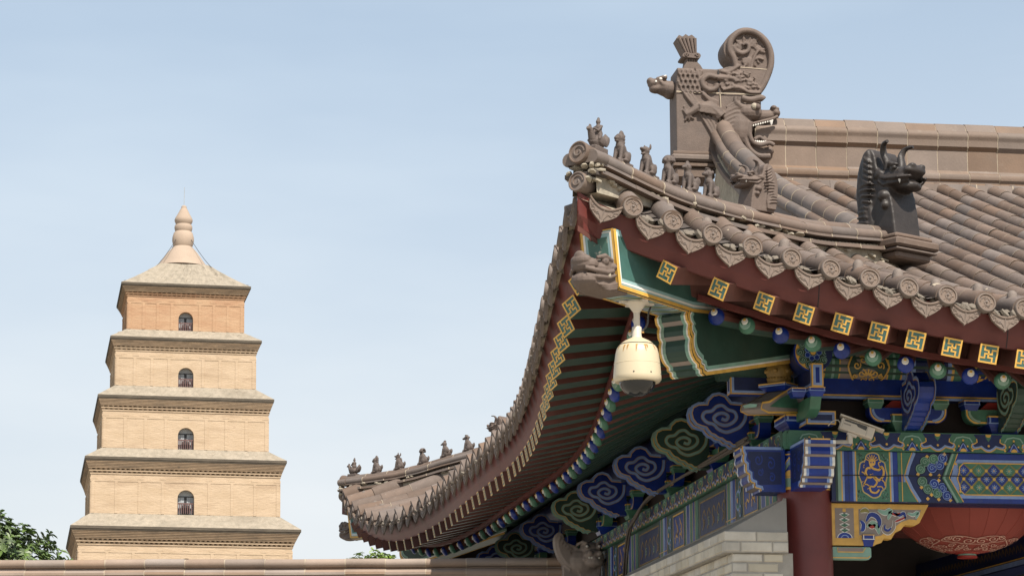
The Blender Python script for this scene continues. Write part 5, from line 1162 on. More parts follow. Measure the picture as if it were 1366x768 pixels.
T([(984, 90), (981, 78), (976, 68), (977, 55), (986, 44), (998, 40), (1012, 43), (1024, 53), (1030, 66), (1031, 80), (1028, 94), (1020, 112), (1013, 122)], .030, -.02)
T([(980, 62), (984, 68), (992, 71), (1000, 67), (1001, 60), (997, 57), (993, 60)], (.028, .014), -.02)
T([(962, 97), (972, 98), (982, 92), (988, 88)], .016, .01)
T([(964, 122), (985, 118), (1000, 124), (1014, 124)], .014, .012)
rnd = random.Random(21)
for k in range(46):   # tree and foliage lines inside the scroll
    a = rnd.uniform(.2, 6.1); r0 = rnd.uniform(8, 14); r1 = r0 + rnd.uniform(5, 11); c0 = (1001, 68)
    p0 = (c0[0] + r0 * cos(a), c0[1] + r0 * sin(a)); p1 = (c0[0] + min(r1, 23) * cos(a + .2), c0[1] + min(r1, 23) * sin(a + .2))
    if p1[1] < 92 and 979 < p1[0] < 1030: mb.tube([cf(*cq(*p0), -.028), cf(*cq(*p1), -.024)], .011, 5, 'sculpt_clay')
T([(1004, 92), (1006, 82), (1010, 72), (1016, 64)], .014, -.028); T([(1007, 80), (1014, 76), (1021, 78)], .010, -.028)
for j in range(4):    # fish scales along the back
    for k in range(7):
        x, y = 909 + 6.2 * k + (3 if j % 2 else 0), 97 + 7.5 * j
        if x < 938 + 3 * j: T([(x - 3, y), (x - 2.2, y + 5), (x, y + 6.5), (x + 2.2, y + 5), (x + 3, y)], .009, .004)
T([(956, 106), (946, 104), (938, 110), (939, 118), (947, 123), (955, 120), (957, 114)], .026, .012); T([(957, 106), (975, 106), (990, 110)], (.03, .012), .01)
for k in range(44):
    x, y = rnd.uniform(966, 1012), rnd.uniform(98, 118); a = rnd.uniform(0, 6.3); mb.tube([cf(*cq(x, y), .022), cf(*cq(x + 4 * cos(a), y + 3 * sin(a)), .038)], [.015, .007], 6, 'sculpt_clay')
for p in ((930, 98), (928, 92), (936, 96), (925, 97)): mb.tube([cf(*cq(932, 104), .008), cf(*cq(*p), .014)], [.012, .005], 6, 'sculpt_clay')
# hind leg, claws and feathers on the block
T([(962, 158), (948, 146), (934, 146), (922, 153), (914, 157)], (.060, .026), .0)
for k in range(12): x = 932 + 2.6 * k; T([(x, 143 + .3 * k), (x + 2, 149 + .3 * k), (x, 154 + .35 * k)], .008, .05)
for p in ((913, 145), (911, 150), (914, 165), (920, 164), (926, 162)): mb.tube([cf(*cq(917, 157), .02), cf(*cq(*p), .012)], [.018, .008], 7, 'sculpt_clay')
for k in range(3): T([(913 + 5 * k, 128), (921 + 4 * k, 138), (928 + 3 * k, 146)], (.012, .02), .004)
for k in range(3): T([(938, 128), (948, 134 + 2 * k), (958, 138 + 3 * k)], (.018, .008), .006)
for k in range(4): T([(932 + 6 * k, 152 + 2 * k), (942 + 5 * k, 168), (950 + 3 * k, 182), (954 + 2 * k, 192)], (.010, .016), .006)
# the dragon's face: long toothed jaws opening to the right
mb.ell(cf(*cq(988, 170), .0), (.13, .08, .20)); mb.ell(cf(*cq(1000, 150), .02), (.13, .08, .09))
mb.tube([cf(*cq(*p), -.05) for p in spline([(1000, 150), (1014, 153), (1027, 152), (1036, 149)], 4)], [.085 - .030 * k / 12 for k in range(13)], 12, 'sculpt_clay'); mb.ell(cf(*cq(1036, 148.5), -.05), (.055, .085, .05)); mb.ell(cf(*cq(1033, 142.5), -.02), (.035, .06, .03)); mb.ell(cf(*cq(1038, 144), .0), (.018, .03, .02))
T([(988, 133), (999, 135.5), (1014, 132.5), (1018, 134.5)], .030, .055); mb.ell(cf(*cq(1006, 145), .07), (.050, .04, .046)); T([(981, 131), (981, 138), (988, 144), (993, 145)], (.020, .03), .035)
T([(1001, 167), (1008, 165), (1018, 162), (1029, 159), (1037, 155)], .016, .03); T([(1003, 172), (1010, 168), (1022, 165)], .012, -.08)
T([(1000, 164), (998, 178), (1002, 190), (1012, 194), (1024, 191), (1031, 194)], (.026, .020), .035); T([(1006, 186), (1013, 182), (1020, 187), (1026, 192)], .020, -.02)
mb.tube([cf(*cq(*p), -.06) for p in spline([(1000, 192), (1012, 201), (1024, 200), (1031, 196)], 4)], [.075 - .035 * k / 12 for k in range(13)], 12, 'sculpt_clay'); T([(992, 184), (998, 199), (1010, 208), (1026, 208)], .028, .015)
for k in range(7): y0 = 150 + 5.5 * k; T([(994, y0 - 2), (982, y0 - 4), (972, y0), (966, y0 + 3 + .5 * k), (970, y0 + 5), (975, y0 + 2)], (.030, .014), .02)
for k in range(3): T([(990, 138), (978, 140 + 3 * k), (968, 146 + 4 * k)], (.02, .012), .03)
sculpt(mb, 'dragon_body', .0078, 'sculpt_clay', chi, smooth=1, fac=.5)
mb = MB()
for k in range(9): x = 1003.5 + 3.2 * k; c = cq(x, 168.0 - .30 * (x - 1003)); mb.ell(cf(c[0], c[1], .040), (.013, .014, .020), None, 8, 'white_chip')
for k in range(8): c = cq(1006 + 2.7 * k, 190 + .05 * k); mb.ell(cf(c[0], c[1], .046), (.012, .013, .015), None, 8, 'white_chip')
c = cq(1028, 162); mb.lathe([(.02, .02), (.015, -.02), (.0001, -.05)], cf(c[0], c[1], .035), (0, 0, 1), 8, 'white_chip'); mb.build('teeth', chi)
mb = MB(); mb.ell(cf(*cq(1004, 145), .092), (.035, .03, .036), None, 12, 'mortar'); mb.ell(cf(*cq(1008.5, 145.5), .10), (.030, .030, .034), None, 12, 'sculpt_clay'); mb.build('eye', chi)
mb = MB()
mb.stroke([cq(903, 126), cq(935, 126.5), cq(985, 126), cq(1018, 127)], .012, cf, .014, 'mortar_line'); mb.stroke([cq(961, 126), cq(962, 150), cq(958, 175), cq(957, 205)], .010, cf, .014, 'mortar_line'); mb.stroke([cq(982, 90), cq(1000, 90.5), cq(1031, 92)], .008, cf, .006, 'mortar_line')
mb.stroke([cq(959, 95), cq(959.5, 125)], .012, cf, .012, 'black'); mb.build('joints', chi)
# plinth, sword handle and the small dragon head on the back
mb = MB(); L0 = cq(901, 0)[0]; L1 = cq(953, 0)[0]
for e, z0, z1 in ((.03, 205, 209), (.05, 209, 218), (.0, 218, 220.5), (.03, 220.5, 225), (.0, 225, 240)):
    za, zb = cq(0, z1)[1], cq(0, z0)[1]; mb.rbox((L0 - e, CYF - e, za), (L1 - L0 + 2 * e, 0, 0), (0, CT + 2 * e, 0), (0, 0, zb - za), 'ridge_clay', .02 if z1 - z0 > 6 else .006)
mb.build('plinth', chi)
mb = MB(); F = [cq(914, 93), cq(940, 93), cq(937, 88), cq(933, 84), cq(919, 84), cq(916, 88)]; mb.prism(F, cf, -.26, -.04, 'sculpt_clay')
mb.prism([cq(918, 85), cq(934, 85), cq(933, 79), cq(919, 79)], cf, -.24, -.06, 'sculpt_clay')
for k in range(5): x = 920 + 3.1 * k; mb.tube([cf(*cq(x, 85), -.055), cf(*cq(x, 80), -.055)], .009, 6, 'sculpt_clay')
mb.prism([cq(p[0], p[1]) for p in spline([(914, 78), (913, 75), (917, 72), (925, 73), (933, 72), (937, 75), (935, 79), (925, 79)], 3, True)], cf, -.27, -.02, 'sculpt_clay')
for c, d in ((918, 1), (932, -1)): mb.tube([cf(u, v, -.015) for u, v in spiral(*cq(c, 75.5), .022, .004, 0 if d > 0 else pi, d * 1.3, 14)], .007, 6, 'sculpt_clay')
top = [(906, 52), (909, 48), (914, 50), (918, 46.5), (922, 49), (926, 47), (930, 50), (931, 53)]
mb.prism([cq(917, 73)] + [cq(*p) for p in top] + [cq(933, 73)], cf, -.25, -.05, 'sculpt_clay')
for k in range(5): mb.tube([cf(*cq(918.5 + 3.2 * k, 72), -.046), cf(*cq(909 + 5.3 * k, 52), -.046)], [.010, .019], 8, 'sculpt_clay')
mb.build('sword_handle', chi, bevel=.006)
mb = MB(); mb.ell(cf(*cq(893, 116), -.18), (.11, .10, .085)); mb.ell(cf(*cq(880, 110), -.18), (.09, .08, .055), (0, -.15, 0)); mb.ell(cf(*cq(873, 107), -.18), (.04, .06, .04)); mb.ell(cf(*cq(882, 117), -.18), (.09, .075, .05), (0, -.1, 0)); mb.ell(cf(*cq(899, 118), -.18), (.09, .12, .10))
for k in range(6): x = 884 + 3 * k; mb.tube([cf(*cq(x, 108 + k), -.10), cf(*cq(x + 4, 114 + k), -.085)], [.012, .008], 6, 'sculpt_clay')
mb.tube([cf(*cq(880, 106), -.11), cf(*cq(888, 103.5), -.10), cf(*cq(894, 104), -.11)], .02, 7, 'sculpt_clay')
sh = sculpt(mb, 'small_dragon_head', .011, 'sculpt_clay', chi, smooth=2)
mb = MB(); mb.ell(cf(*cq(885, 106), -.10), (.02, .018, .018), None, 10, 'white_chip'); mb.ell(cf(*cq(879, 109.5), -.105), (.012, .012, .014), None, 8, 'white_chip'); mb.ell(cf(*cq(891, 102), -.12), (.03, .03, .012), (0, -.3, 0), 8, 'white_chip'); mb.build('eye_and_fang', chi)

# ------------------------------------------------------------------ dragon heads sleeved on the corner beams
def beam_dragon(c, ang, label):
    t = thing('beam_end_dragon', c, label, 'beam ornament', 'clay dragon heads on the corner beam ends')
    mb = MB(); m = 'sculpt_clay'
    mb.obox((-.16, -.13, -.135), (.26, 0, 0), (0, .26, 0), (0, 0, .23), m); mb.ell((.09, 0, .02), (.15, .14, .10)); mb.ell((.10, 0, -.07), (.16, .135, .085)); mb.ell((.20, 0, .055), (.09, .12, .065)); mb.ell((.245, 0, .085), (.055, .095, .05)); mb.ell((.26, 0, .12), (.032, .05, .04)); mb.ell((.20, 0, -.06), (.09, .115, .065))
    for sg in (-1, 1):
        mb.tube([(.27, sg * .06, .02), (.20, sg * .125, .0), (.10, sg * .145, -.005), (.02, sg * .14, .02)], [.016, .020, .018, .012], 8, m); mb.tube([(.26, sg * .06, -.03), (.18, sg * .125, -.045), (.08, sg * .142, -.04), (.0, sg * .14, -.01)], [.014, .018, .016, .012], 8, m)
        mb.ell((.10, sg * .115, .085), (.036, .032, .034)); mb.tube([(.18, sg * .10, .105), (.11, sg * .125, .125), (.02, sg * .125, .10)], [.014, .022, .016], 8, m); mb.ell((.0, sg * .125, .055), (.04, .026, .036)); mb.ell((.0, sg * .145, .055), (.02, .014, .018))
        for k in range(4): mb.tube([(-.02, sg * .135, -.02 - .022 * k), (-.06, sg * .142, -.03 - .022 * k), (-.10, sg * .14, -.02 - .02 * k)], [.014, .012, .008], 6, m)
        for k in range(3): mb.tube([(.18 - .03 * k, sg * .115, -.10 - .012 * k), (.08, sg * .138, -.10 - .016 * k), (-.02, sg * .137, -.07 - .02 * k)], .009, 6, m)
    sculpt(mb, 'head', .0052, m, t, origin=(0, 0, 0), smooth=1)
    for sg in (-1, 1): mb = MB(); mb.lathe([(.014, .0), (.018, .025), (.010, .05), (.0001, .06)], (.085, sg * .140, -.045), (.1, sg * .1, 1), 9, 'mortar'); mb.build('fang', t, origin=(0, 0, 0))
    for sg in (-1, 1): mb = MB(); mb.ell((.108, sg * .130, .088), (.02, .016, .02), None, 10, 'fig_clay'); mb.build('eye', t, origin=(0, 0, 0))
    t.rotation_euler = (0, 0, ang); t.scale = (.88,) * 3; return t
b1 = beam_dragon((2.76, 15.76, 4.945), radians(222), 'brown clay dragon head capping the green beam beside the dome camera')
copy_thing(b1, (FX + .175, FY - .175, 5.055), (0, 0, radians(135)), 'dark clay dragon head on the far corner beam, just above the wall')

# ------------------------------------------------------------------ cameras, lantern, cables
DX, DY = 3.055, 16.055
t = thing('dome_camera', (DX, DY, 4.84), 'cream dome surveillance camera hanging under the green corner beam', 'security camera')
mb = MB(); mb.lathe([(.0001, 4.838), (.085, 4.838), (.085, 4.826), (.06, 4.815), (.042, 4.79), (.024, 4.765), (.021, 4.76)], (DX, DY, 0), (0, 0, 1), 24, 'camera_white')
for k in range(4):
    a = k * pi / 2 + .3; mb.obox(V((DX, DY, 4.822)) + V((cos(a), sin(a), 0)) * .05 - V((-sin(a), cos(a), 0)) * .022, V((cos(a), sin(a), 0)) * .075, V((-sin(a), cos(a), 0)) * .044, (0, 0, .014), 'camera_white')
mb.build('mount', t)
mb = MB(); mb.tube([(DX, DY, 4.765), (DX + .002, DY, 4.64)], .0215, 20, 'camera_white'); mb.build('pole', t)
mb = MB(); mb.lathe([(.030, 4.665), (.033, 4.66), (.033, 4.60), (.036, 4.592)], (DX, DY, 0), (0, 0, 1), 20, 'camera_white'); mb.tube([(DX + .03, DY - .02, 4.625), (DX + .045, DY - .025, 4.625)], .006, 8, 'stain'); mb.build('collar', t)
mb = MB(); mb.tube(spline([(DX + .034, DY - .012, 4.635), (DX + .07, DY - .01, 4.68), (DX + .085, DY + .02, 4.76), (DX + .12, DY + .10, 4.835)], 5), .007, 8, 'camera_grey'); mb.build('cable', t)
mb = MB(); mb.lathe([(.030, 4.595), (.05, 4.585), (.085, 4.568), (.112, 4.548), (.116, 4.543)], (DX, DY, 0), (0, 0, 1), 40, 'camera_cream'); mb.build('cap', t)
mb = MB(); mb.lathe([(.112, 4.541), (.124, 4.534), (.138, 4.515), (.147, 4.48), (.155, 4.42), (.160, 4.36), (.1625, 4.325), (.1625, 4.300), (.150, 4.284), (.135, 4.284)], (DX, DY, 0), (0, 0, 1), 56, 'camera_cream')
mb.lathe([(.1555, 4.412), (.1575, 4.409), (.1558, 4.406)], (DX, DY, 0), (0, 0, 1), 56, 'camera_cream')
for k in range(3): a = -1.9 + k * .75; mb.ell((DX + .1615 * cos(a), DY + .1615 * sin(a), 4.335), .006, None, 8, 'camera_grey')
hs_ = mb.build('housing', t, sharp=50)
mb = MB(); hr_ = lambda z: .1145 + (.050 * ((4.538 - z) / .20) ** .62 if z < 4.538 else 0)
rnd = random.Random(8)
for a, l in ((-.75, .05), (-.55, .04), (-.1, .055), (.32, .05), (.42, .03), (.9, .035), (-1.2, .03), (1.3, .04)):
    a0 = -pi / 2 - .1 + a; n = 6; w0 = .010
    pts = [(a0 + .03 * k / n * (1 if a > 0 else -1), 4.527 - l * k / n) for k in range(n + 1)]; vs = []
    prf = [(.124, 4.534), (.138, 4.515), (.147, 4.48), (.155, 4.42)]
    def rad(z):
        for (r0, z0), (r1, z1) in zip(prf[:-1], prf[1:]):
            if z1 <= z <= z0: return r0 + (r1 - r0) * (z0 - z) / (z0 - z1)
        return .156
    for k, (aa, z) in enumerate(pts):
        w_ = .008 * (1 - .85 * k / n) / .14
        for q_ in (-w_, w_): vs.append((DX + (rad(z) + .0012) * cos(aa + q_), DY + (rad(z) + .0012) * sin(aa + q_), z))
    mb.add(vs, [(2 * k, 2 * k + 1, 2 * k + 3, 2 * k + 2) for k in range(n)], 'stain')
mb.lathe([(.1165, 4.5445), (.1165, 4.5405)], (DX, DY, 0), (0, 0, 1), 40, 'camera_grey'); mb.build('rust_streaks', hs_)
mb = MB(); mb.lathe([(.128, 4.288)] + [(.124 * cos(k * pi / 16), 4.288 - .100 * sin(k * pi / 16)) for k in range(8)] + [(.0001, 4.188)], (DX, DY, 0), (0, 0, 1), 40, 'dome'); mb.build('dome_cover', t)

BX = V((4.79, 17.20, 4.252)); bu = V((.93, -.16, -.335)).normalized(); bv = bu.cross(V((0, 1, 0))).normalized(); bv = bv if bv.z > 0 else -bv; bw = bu.cross(bv).normalized(); bw = bw if bw.y < 0 else -bw
t = thing('bullet_camera', (4.95, 17.2, 4.10), 'pale box surveillance camera on an arm above the painted front beam', 'security camera')
mb = MB(); mb.rbox(BX - bw * .045 - bv * .09, bu * .255, bw * .09, bv * .085, 'camera_white', .008)
cfz = frame(BX + bw * .045, bu, bv)
mb.poly([(.025, -.014), (.195, -.014), (.195, -.047), (.130, -.040), (.115, -.028), (.025, -.028)], cfz, .0015, 'camera_grey'); mb.rect(.200, -.088, .2015, -.008, cfz, .001, 'camera_grey'); mb.rect(.018, -.088, .019, -.008, cfz, .001, 'camera_grey')
for k, g in enumerate((3, 2, 3, 2, 3, 2)): 
    u_ = .026 + .0092 * k; mb.rect(u_, -.052, u_ + .0018, -.042, cfz, .0015, 'camera_grey'); mb.rect(u_ + .004, -.052, u_ + .0058, -.042, cfz, .0015, 'camera_grey'); mb.rect(u_, -.048 + .002 * (k % 3), u_ + .0055, -.046 + .002 * (k % 3), cfz, .0016, 'camera_grey')
mb.build('housing', t)
mb = MB(); fr_ = lambda u_, v_, h: BX + bu * u_ + bv * v_ + bw * h
mb.prism([(-.018, .012), (.315, .004), (.318, -.006), (.30, -.003), (-.012, .0)], fr_, -.055, .055, 'camera_white'); mb.build('sunshield', t)
mb = MB(); mb.rbox(fr_(.256, -.082, -.036), bu * .004, bw * .072, bv * .066, 'camera_grey', .001); mb.build('lens_window', t)
mb = MB(); mb.rbox(fr_(.07, -.112, -.02), bu * .075, bw * .04, bv * .022, 'camera_white', .004); c = fr_(.095, -.108, .0); mb.rbox(c + V((-.018, -.016, -.062)), (.036, 0, 0), (0, .032, 0), (0, 0, .066), 'camera_white', .005)
mb.tube([c + V((.01, 0, -.05)), c + V((-.05, .02, -.046)), c + V((-.19, .16, -.036))], .0145, 12, 'camera_white'); mb.build('arm', t)
mb = MB(); mb.tube([fr_(v[0], v[1], .0) for v in spline([(-.0, -.045), (-.02, -.03), (-.055, -.05), (-.075, -.095)], 4)], .004, 6, 'camera_white'); mb.build('cable_tail', t)

LX, LY, LZ = 6.13, 18.5, 3.95
t = thing('red_lantern', (LX, LY, 4.5), 'huge round red cloth lantern hanging behind the painted front beam', 'lantern')
mb = MB(); ng = 24; nr = 22
ring = []
for k in range(nr + 1):
    a = -pi / 2 + .14 + (pi - .28) * k / nr; ring.append((.66 * cos(a), LZ + .555 * sin(a)))
for j in range(ng):
    vs = []
    for r_, z in ring:
        for q_ in range(4):
            f = q_ / 3; an = 2 * pi * (j + f) / ng; rr = r_ * (1 - .016 * (1 - (2 * f - 1) ** 2) * 0 + .0) * (cos(pi / ng) / cos(pi / ng * (2 * f - 1)) * .5 + .5); vs.append((LX + rr * cos(an), LY + rr * sin(an), z))
    mb.add(vs, [(4 * k + q_, 4 * k + q_ + 1, 4 * k + q_ + 5, 4 * k + q_ + 4) for k in range(nr) for q_ in range(3)], 'lantern', True)
    mb.tube([(LX + r_ * 1.0015 * cos(2 * pi * j / ng), LY + r_ * 1.0015 * sin(2 * pi * j / ng), z) for r_, z in ring], .003, 5, 'lantern')
ls = mb.build('lantern_shade', t, sharp=25)
mb = MB()
def lf(c0):
    def f(u_, v_, h):
        ph = v_; rr = .665 * cos(ph) + h; an = c0 + u_ / max(.1, .66 * cos(ph)); return V((LX + rr * cos(an), LY + rr * sin(an), LZ + (.56 + h) * sin(ph)))
    return f
for k in range(4):
    f = lf(-pi / 2 - .12 + k * pi / 2)
    for sx in (-1, 1):
        for cx_, ph, r_, sg in ((.05, -1.05, .05, 1), (.14, -1.0, .045, -1), (.22, -.97, .035, 1), (.09, -1.17, .04, 1), (.17, -1.14, .035, -1), (.04, -1.27, .03, 1), (.11, -1.27, .028, -1)):
            mb.stroke(spiral(sx * cx_, ph, r_, .008, .4, sx * sg * 1.4, 16, 1.4), .010, f, .003, 'lantern_print')
        mb.stroke(spline([(sx * .0, -1.12), (sx * .06, -1.12), (sx * .13, -1.08), (sx * .2, -1.05), (sx * .27, -1.0), (sx * .2, -.94), (sx * .12, -.94), (sx * .05, -.97), (0, -1.0)], 4), .011, f, .003, 'lantern_print')
        for q_ in range(4): mb.rect(sx * (.03 + .04 * q_), -1.24, sx * (.05 + .04 * q_), -1.225, f, .003, 'lantern_print'); mb.rect(sx * (.04 + .04 * q_), -1.215, sx * (.045 + .04 * q_), -1.19, f, .003, 'lantern_print')
mb.build('printed_scrolls', ls)
mb = MB(); mb.lathe([(.10, 3.405), (.095, 3.395), (.072, 3.39), (.072, 3.378), (.078, 3.375), (.078, 3.36), (.0001, 3.355)], (LX, LY, 0), (0, 0, 1), 28, mats=['vermilion', 'vermilion', 'green_lt', 'vermilion', 'vermilion', 'vermilion']); mb.build('bottom_cap', t)
mb = MB(); mb.lathe([(.11, 4.49), (.12, 4.51), (.10, 4.54), (.03, 4.55), (.012, 4.57), (.012, 4.93)], (LX, LY, 0), (0, 0, 1), 24, 'vermilion'); mb.build('top_cap', t)

mb = MB(); rnd = random.Random(4)
for q_ in range(4):
    pts = [(4.33, 18.2, 4.21), (4.32, 19.2, 4.215), (4.31, 20.9, 4.235 - .01 * q_), (4.30, 22.0, 4.20), (4.30, 22.7, 4.13 - .02 * q_), (4.31, 23.1, 4.0), (4.32, 23.35, 3.80), (4.33, 23.5, 3.57)]
    mb.tube(spline([(x - .02 * (q_ % 2), y + rnd.uniform(-.05, .05), z + .018 * (q_ // 2) + rnd.uniform(-.01, .01)) for x, y, z in pts], 5), .011, 7, 'cable')
tag(mb.build('cable_bundle'), 'dark loose cables slung along the plate of the side beam', 'cable')
# ------------------------------------------------------------------ courtyard wall with moulded coping
WA = V((4.30, 25.50, 3.966)); WD = (V((-1.865, 26.61, 3.966)) - V((4.034, 25.543, 3.966))).normalized(); WN = V((WD.y, -WD.x, 0)); WN = WN if WN.y < 0 else -WN
wall = thing('courtyard_wall', (WA.x, WA.y, 0), 'long low wall with pale moulded clay coping in front of the pagoda', 'wall')
mb = MB(); u = 0.
cp = [(-.16, 0.)] + [(.15, 0.)] + arc(.145, -.045, .045, pi / 2, -pi / 2, 6)[1:] + [(.15, -.092), (.135, -.095), (.135, -.108), (.15, -.112)] + arc(.165, -.155, .042, pi / 2, -pi / 2, 5) + [(.15, -.205), (.12, -.21), (.12, -.25), (-.16, -.25)]
while u < 13.5:
    L = .425; dz = random.uniform(-.004, .004); dn = random.uniform(-.004, .004); a, b = u + .004, u + L - .004
    pa, pb = WA + WD * a + WN * dn + V((0, 0, dz)), WA + WD * b + WN * dn + V((0, 0, dz + random.uniform(-.002, .002)))
    vs = [p + WN * n + V((0, 0, z)) for p in (pa, pb) for n, z in cp]; k = len(cp)
    mb.add(vs, [(j, (j + 1) % k, k + (j + 1) % k, k + j) for j in range(k)] + [tuple(range(k)), tuple(range(k, 2 * k))], 'ridge_pale', True)
    vs = [p + WN * (n * .99 + .001) + V((0, 0, z - .001)) for p in (WA + WD * (u - .007), WA + WD * (u + .007)) for n, z in cp]
    mb.add(vs, [(j, (j + 1) % k, k + (j + 1) % k, k + j) for j in range(k)], 'mortar_line')
    u += L
mb.build('coping', wall, sharp=35)
mb = MB(); o = WA + WN * .11; mb.add([V((p.x, p.y, z)) for z in (0, WA.z - .25) for p in (o, o + WD * 13.5, o + WD * 13.5 - WN * .25, o - WN * .25)], [(0, 1, 5, 4), (1, 2, 6, 5), (2, 3, 7, 6), (3, 0, 4, 7), (4, 5, 6, 7)], 'taupe'); mb.build('wall_body', wall)
# winged dragon on the wall end
t = thing('winged_wall_dragon', (4.15, 25.38, 3.72), 'grey clay dragon with a curled wing where the wall meets the hall', 'wall ornament')
mb = MB(); c = 'taupe'; O = V((4.17, 25.36, 3.72))
mb.obox(O + V((-.17, -.10, -.12)), (.40, 0, 0), (0, .24, 0), (0, 0, .36), c); mb.ell(O + V((.12, -.08, .30)), (.13, .12, .11)); mb.ell(O + V((.14, -.18, .25)), (.11, .10, .07)); mb.ell(O + V((.15, -.20, .18)), (.10, .09, .05)); mb.ell(O + V((.05, -.05, .2)), (.2, .15, .14))
w = spline([(-.10, .10), (-.20, .20), (-.255, .34), (-.26, .44), (-.22, .50), (-.17, .47), (-.14, .40), (-.05, .36), (.02, .30), (.05, .18)], 4)
mb.solid(w, lambda u_, v_, h: O + V((u_, -h, v_)), -.03, .12, c)
for k in range(5): mb.tube([O + V((x + .03 * k, -.125, z - .02 * k)) for x, z in spline([(-.12, .16), (-.19, .26), (-.225, .38), (-.20, .45 - .012 * k)], 4)], .013, 6, c)
for sg in (-1, 1): mb.ell(O + V((.13 + sg * .065, -.19, .345)), .026); mb.tube([O + V((.13 + sg * .05, -.16, .38)), O + V((.13 + sg * .10, -.14, .40)), O + V((.13 + sg * .16, -.10, .37))], .018, 7, c); mb.ell(O + V((.14 + sg * .05, -.27, .27)), .03); mb.tube([O + V((.14 + sg * .12, -.1, .22)), O + V((.14 + sg * .1, -.22, .21)), O + V((.14, -.28, .215))], .014, 6, c)
for k in range(10): mb.tube([O + V((.02 + .02 * k, -.11, .02)), O + V((.0 + .025 * k, -.115, .14)), O + V((.03 + .02 * k, -.12, .2))], .010, 6, c)
sculpt(mb, 'dragon_body', .0095, 'taupe', t, smooth=2)
mb = MB()
for sg in (-1, 1): mb = MB(); mb.ell(O + V((.13 + sg * .065, -.208, .347)), .014, None, 8, 'white_chip'); mb.build('eye', t)
mb = MB()
for k in range(5): mb.ell(O + V((.08 + .025 * k, -.268, .222)), (.014, .010, .013), None, 7, 'white_chip')
mb.build('teeth', t)

# ------------------------------------------------------------------ the brick pagoda
def pmat(name, c1, c2, rough, st, stain, sc, bump=.4):
    m = bpy.data.materials.new(name); m.use_nodes = True; n = m.node_tree.nodes; l = m.node_tree.links; b = n['Principled BSDF']; b.inputs['Roughness'].default_value = rough; b.inputs['Specular IOR Level'].default_value = .1
    t = n.new('ShaderNodeTexCoord'); mp = n.new('ShaderNodeMapping'); mp.inputs['Scale'].default_value = (1, 1, st); l.new(t.outputs['Object'], mp.inputs[0])
    def nz(scale, vec, lo, hi):
        x = n.new('ShaderNodeTexNoise'); x.inputs['Scale'].default_value = scale; x.inputs['Detail'].default_value = 7; x.inputs['Roughness'].default_value = .65; l.new(vec, x.inputs['Vector'])
        r = n.new('ShaderNodeMapRange'); r.inputs[1].default_value = lo; r.inputs[2].default_value = hi; l.new(x.outputs[0], r.inputs[0]); return r.outputs[0]
    def mixc(f, a, c):
        k = n.new('ShaderNodeMix'); k.data_type = 'RGBA'; l.new(f, k.inputs[0])
        if isinstance(a, tuple): k.inputs[6].default_value = a + (1,)
        else: l.new(a, k.inputs[6])
        k.inputs[7].default_value = c + (1,); return k.outputs[2]
    out = mixc(nz(sc, mp.outputs[0], .3, .7), c1, c2)
    sx = n.new('ShaderNodeSeparateXYZ'); l.new(t.outputs['Object'], sx.inputs[0]); ad_ = n.new('ShaderNodeMath'); ad_.operation = 'ADD'; l.new(sx.outputs[0], ad_.inputs[0]); l.new(sx.outputs[1], ad_.inputs[1])
    cb = n.new('ShaderNodeCombineXYZ'); l.new(ad_.outputs[0], cb.inputs[0]); l.new(sx.outputs[2], cb.inputs[1])
    br = n.new('ShaderNodeTexBrick'); br.inputs['Scale'].default_value = 1; br.inputs['Brick Width'].default_value = .7; br.inputs['Row Height'].default_value = .16; br.inputs['Mortar Size'].default_value = .012
    br.inputs['Color1'].default_value = (1, 1, 1, 1); br.inputs['Color2'].default_value = (.86, .86, .86, 1); br.inputs['Mortar'].default_value = (.8, .76, .7, 1); l.new(cb.outputs[0], br.inputs['Vector'])
    mu = n.new('ShaderNodeMix'); mu.data_type = 'RGBA'; mu.blend_type = 'MULTIPLY'; mu.inputs[0].default_value = .5; l.new(out, mu.inputs[6]); l.new(br.outputs[0], mu.inputs[7]); out = mu.outputs[2]
    out = mixc(nz(.16, mp.outputs[0], .54, .78), out, stain); out = mixc(nz(.9, t.outputs['Object'], .66, .76), out, stain)
    l.new(out, b.inputs['Base Color'])
    bp = n.new('ShaderNodeBump'); bp.inputs['Strength'].default_value = bump; bp.inputs['Distance'].default_value = .12; x = n.new('ShaderNodeTexNoise'); x.inputs['Scale'].default_value = 2.2; x.inputs['Detail'].default_value = 8; l.new(mp.outputs[0], x.inputs['Vector']); l.new(x.outputs[0], bp.inputs['Height']); l.new(bp.outputs[0], b.inputs['Normal'])
    MATS[name] = m
pmat('pagoda_brick', (.405, .305, .205), (.485, .375, .265), .9, 4, (.30, .215, .145), .35)
pmat('pagoda_brick_red', (.36, .215, .13), (.44, .30, .19), .9, 4, (.30, .17, .105), .4)
pmat('pagoda_roof', (.24, .21, .165), (.36, .31, .245), .95, 1, (.18, .155, .12), 1.6, 1.)
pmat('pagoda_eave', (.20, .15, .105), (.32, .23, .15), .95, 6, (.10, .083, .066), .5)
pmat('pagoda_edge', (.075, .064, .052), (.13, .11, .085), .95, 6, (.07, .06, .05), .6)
mat('finial', (.35, .27, .205), .85, .08, .5, dirt=.25, dirtcol=(.30, .225, .165))
mat('window_grey', (.33, .35, .36), .5, .15, .8); mat('window_dark', (.03, .03, .032), .6, .2, 1); mat('rail_red', (.11, .06, .055), .7, .15, 2)
DC = 275.; DIRC = V((.1357 * .9797, .9907 * .9797, .2002)); RIGHT = V((.9907, -.1357, 0))
pc = V((0, 0, 0)) + V((.1357, .9907, 0)) * (DC * .9797 - .2002 * DC * (384 - 700) / 3260) + RIGHT * ((248 - 683) / 3260 * DC - .75)
ROT = radians(3.4) ; LEAN = .015; ZP = 34.
DH = 274.8
def dq(py): return 1 / (.9797 - .2002 * (384 - py) / 3260)
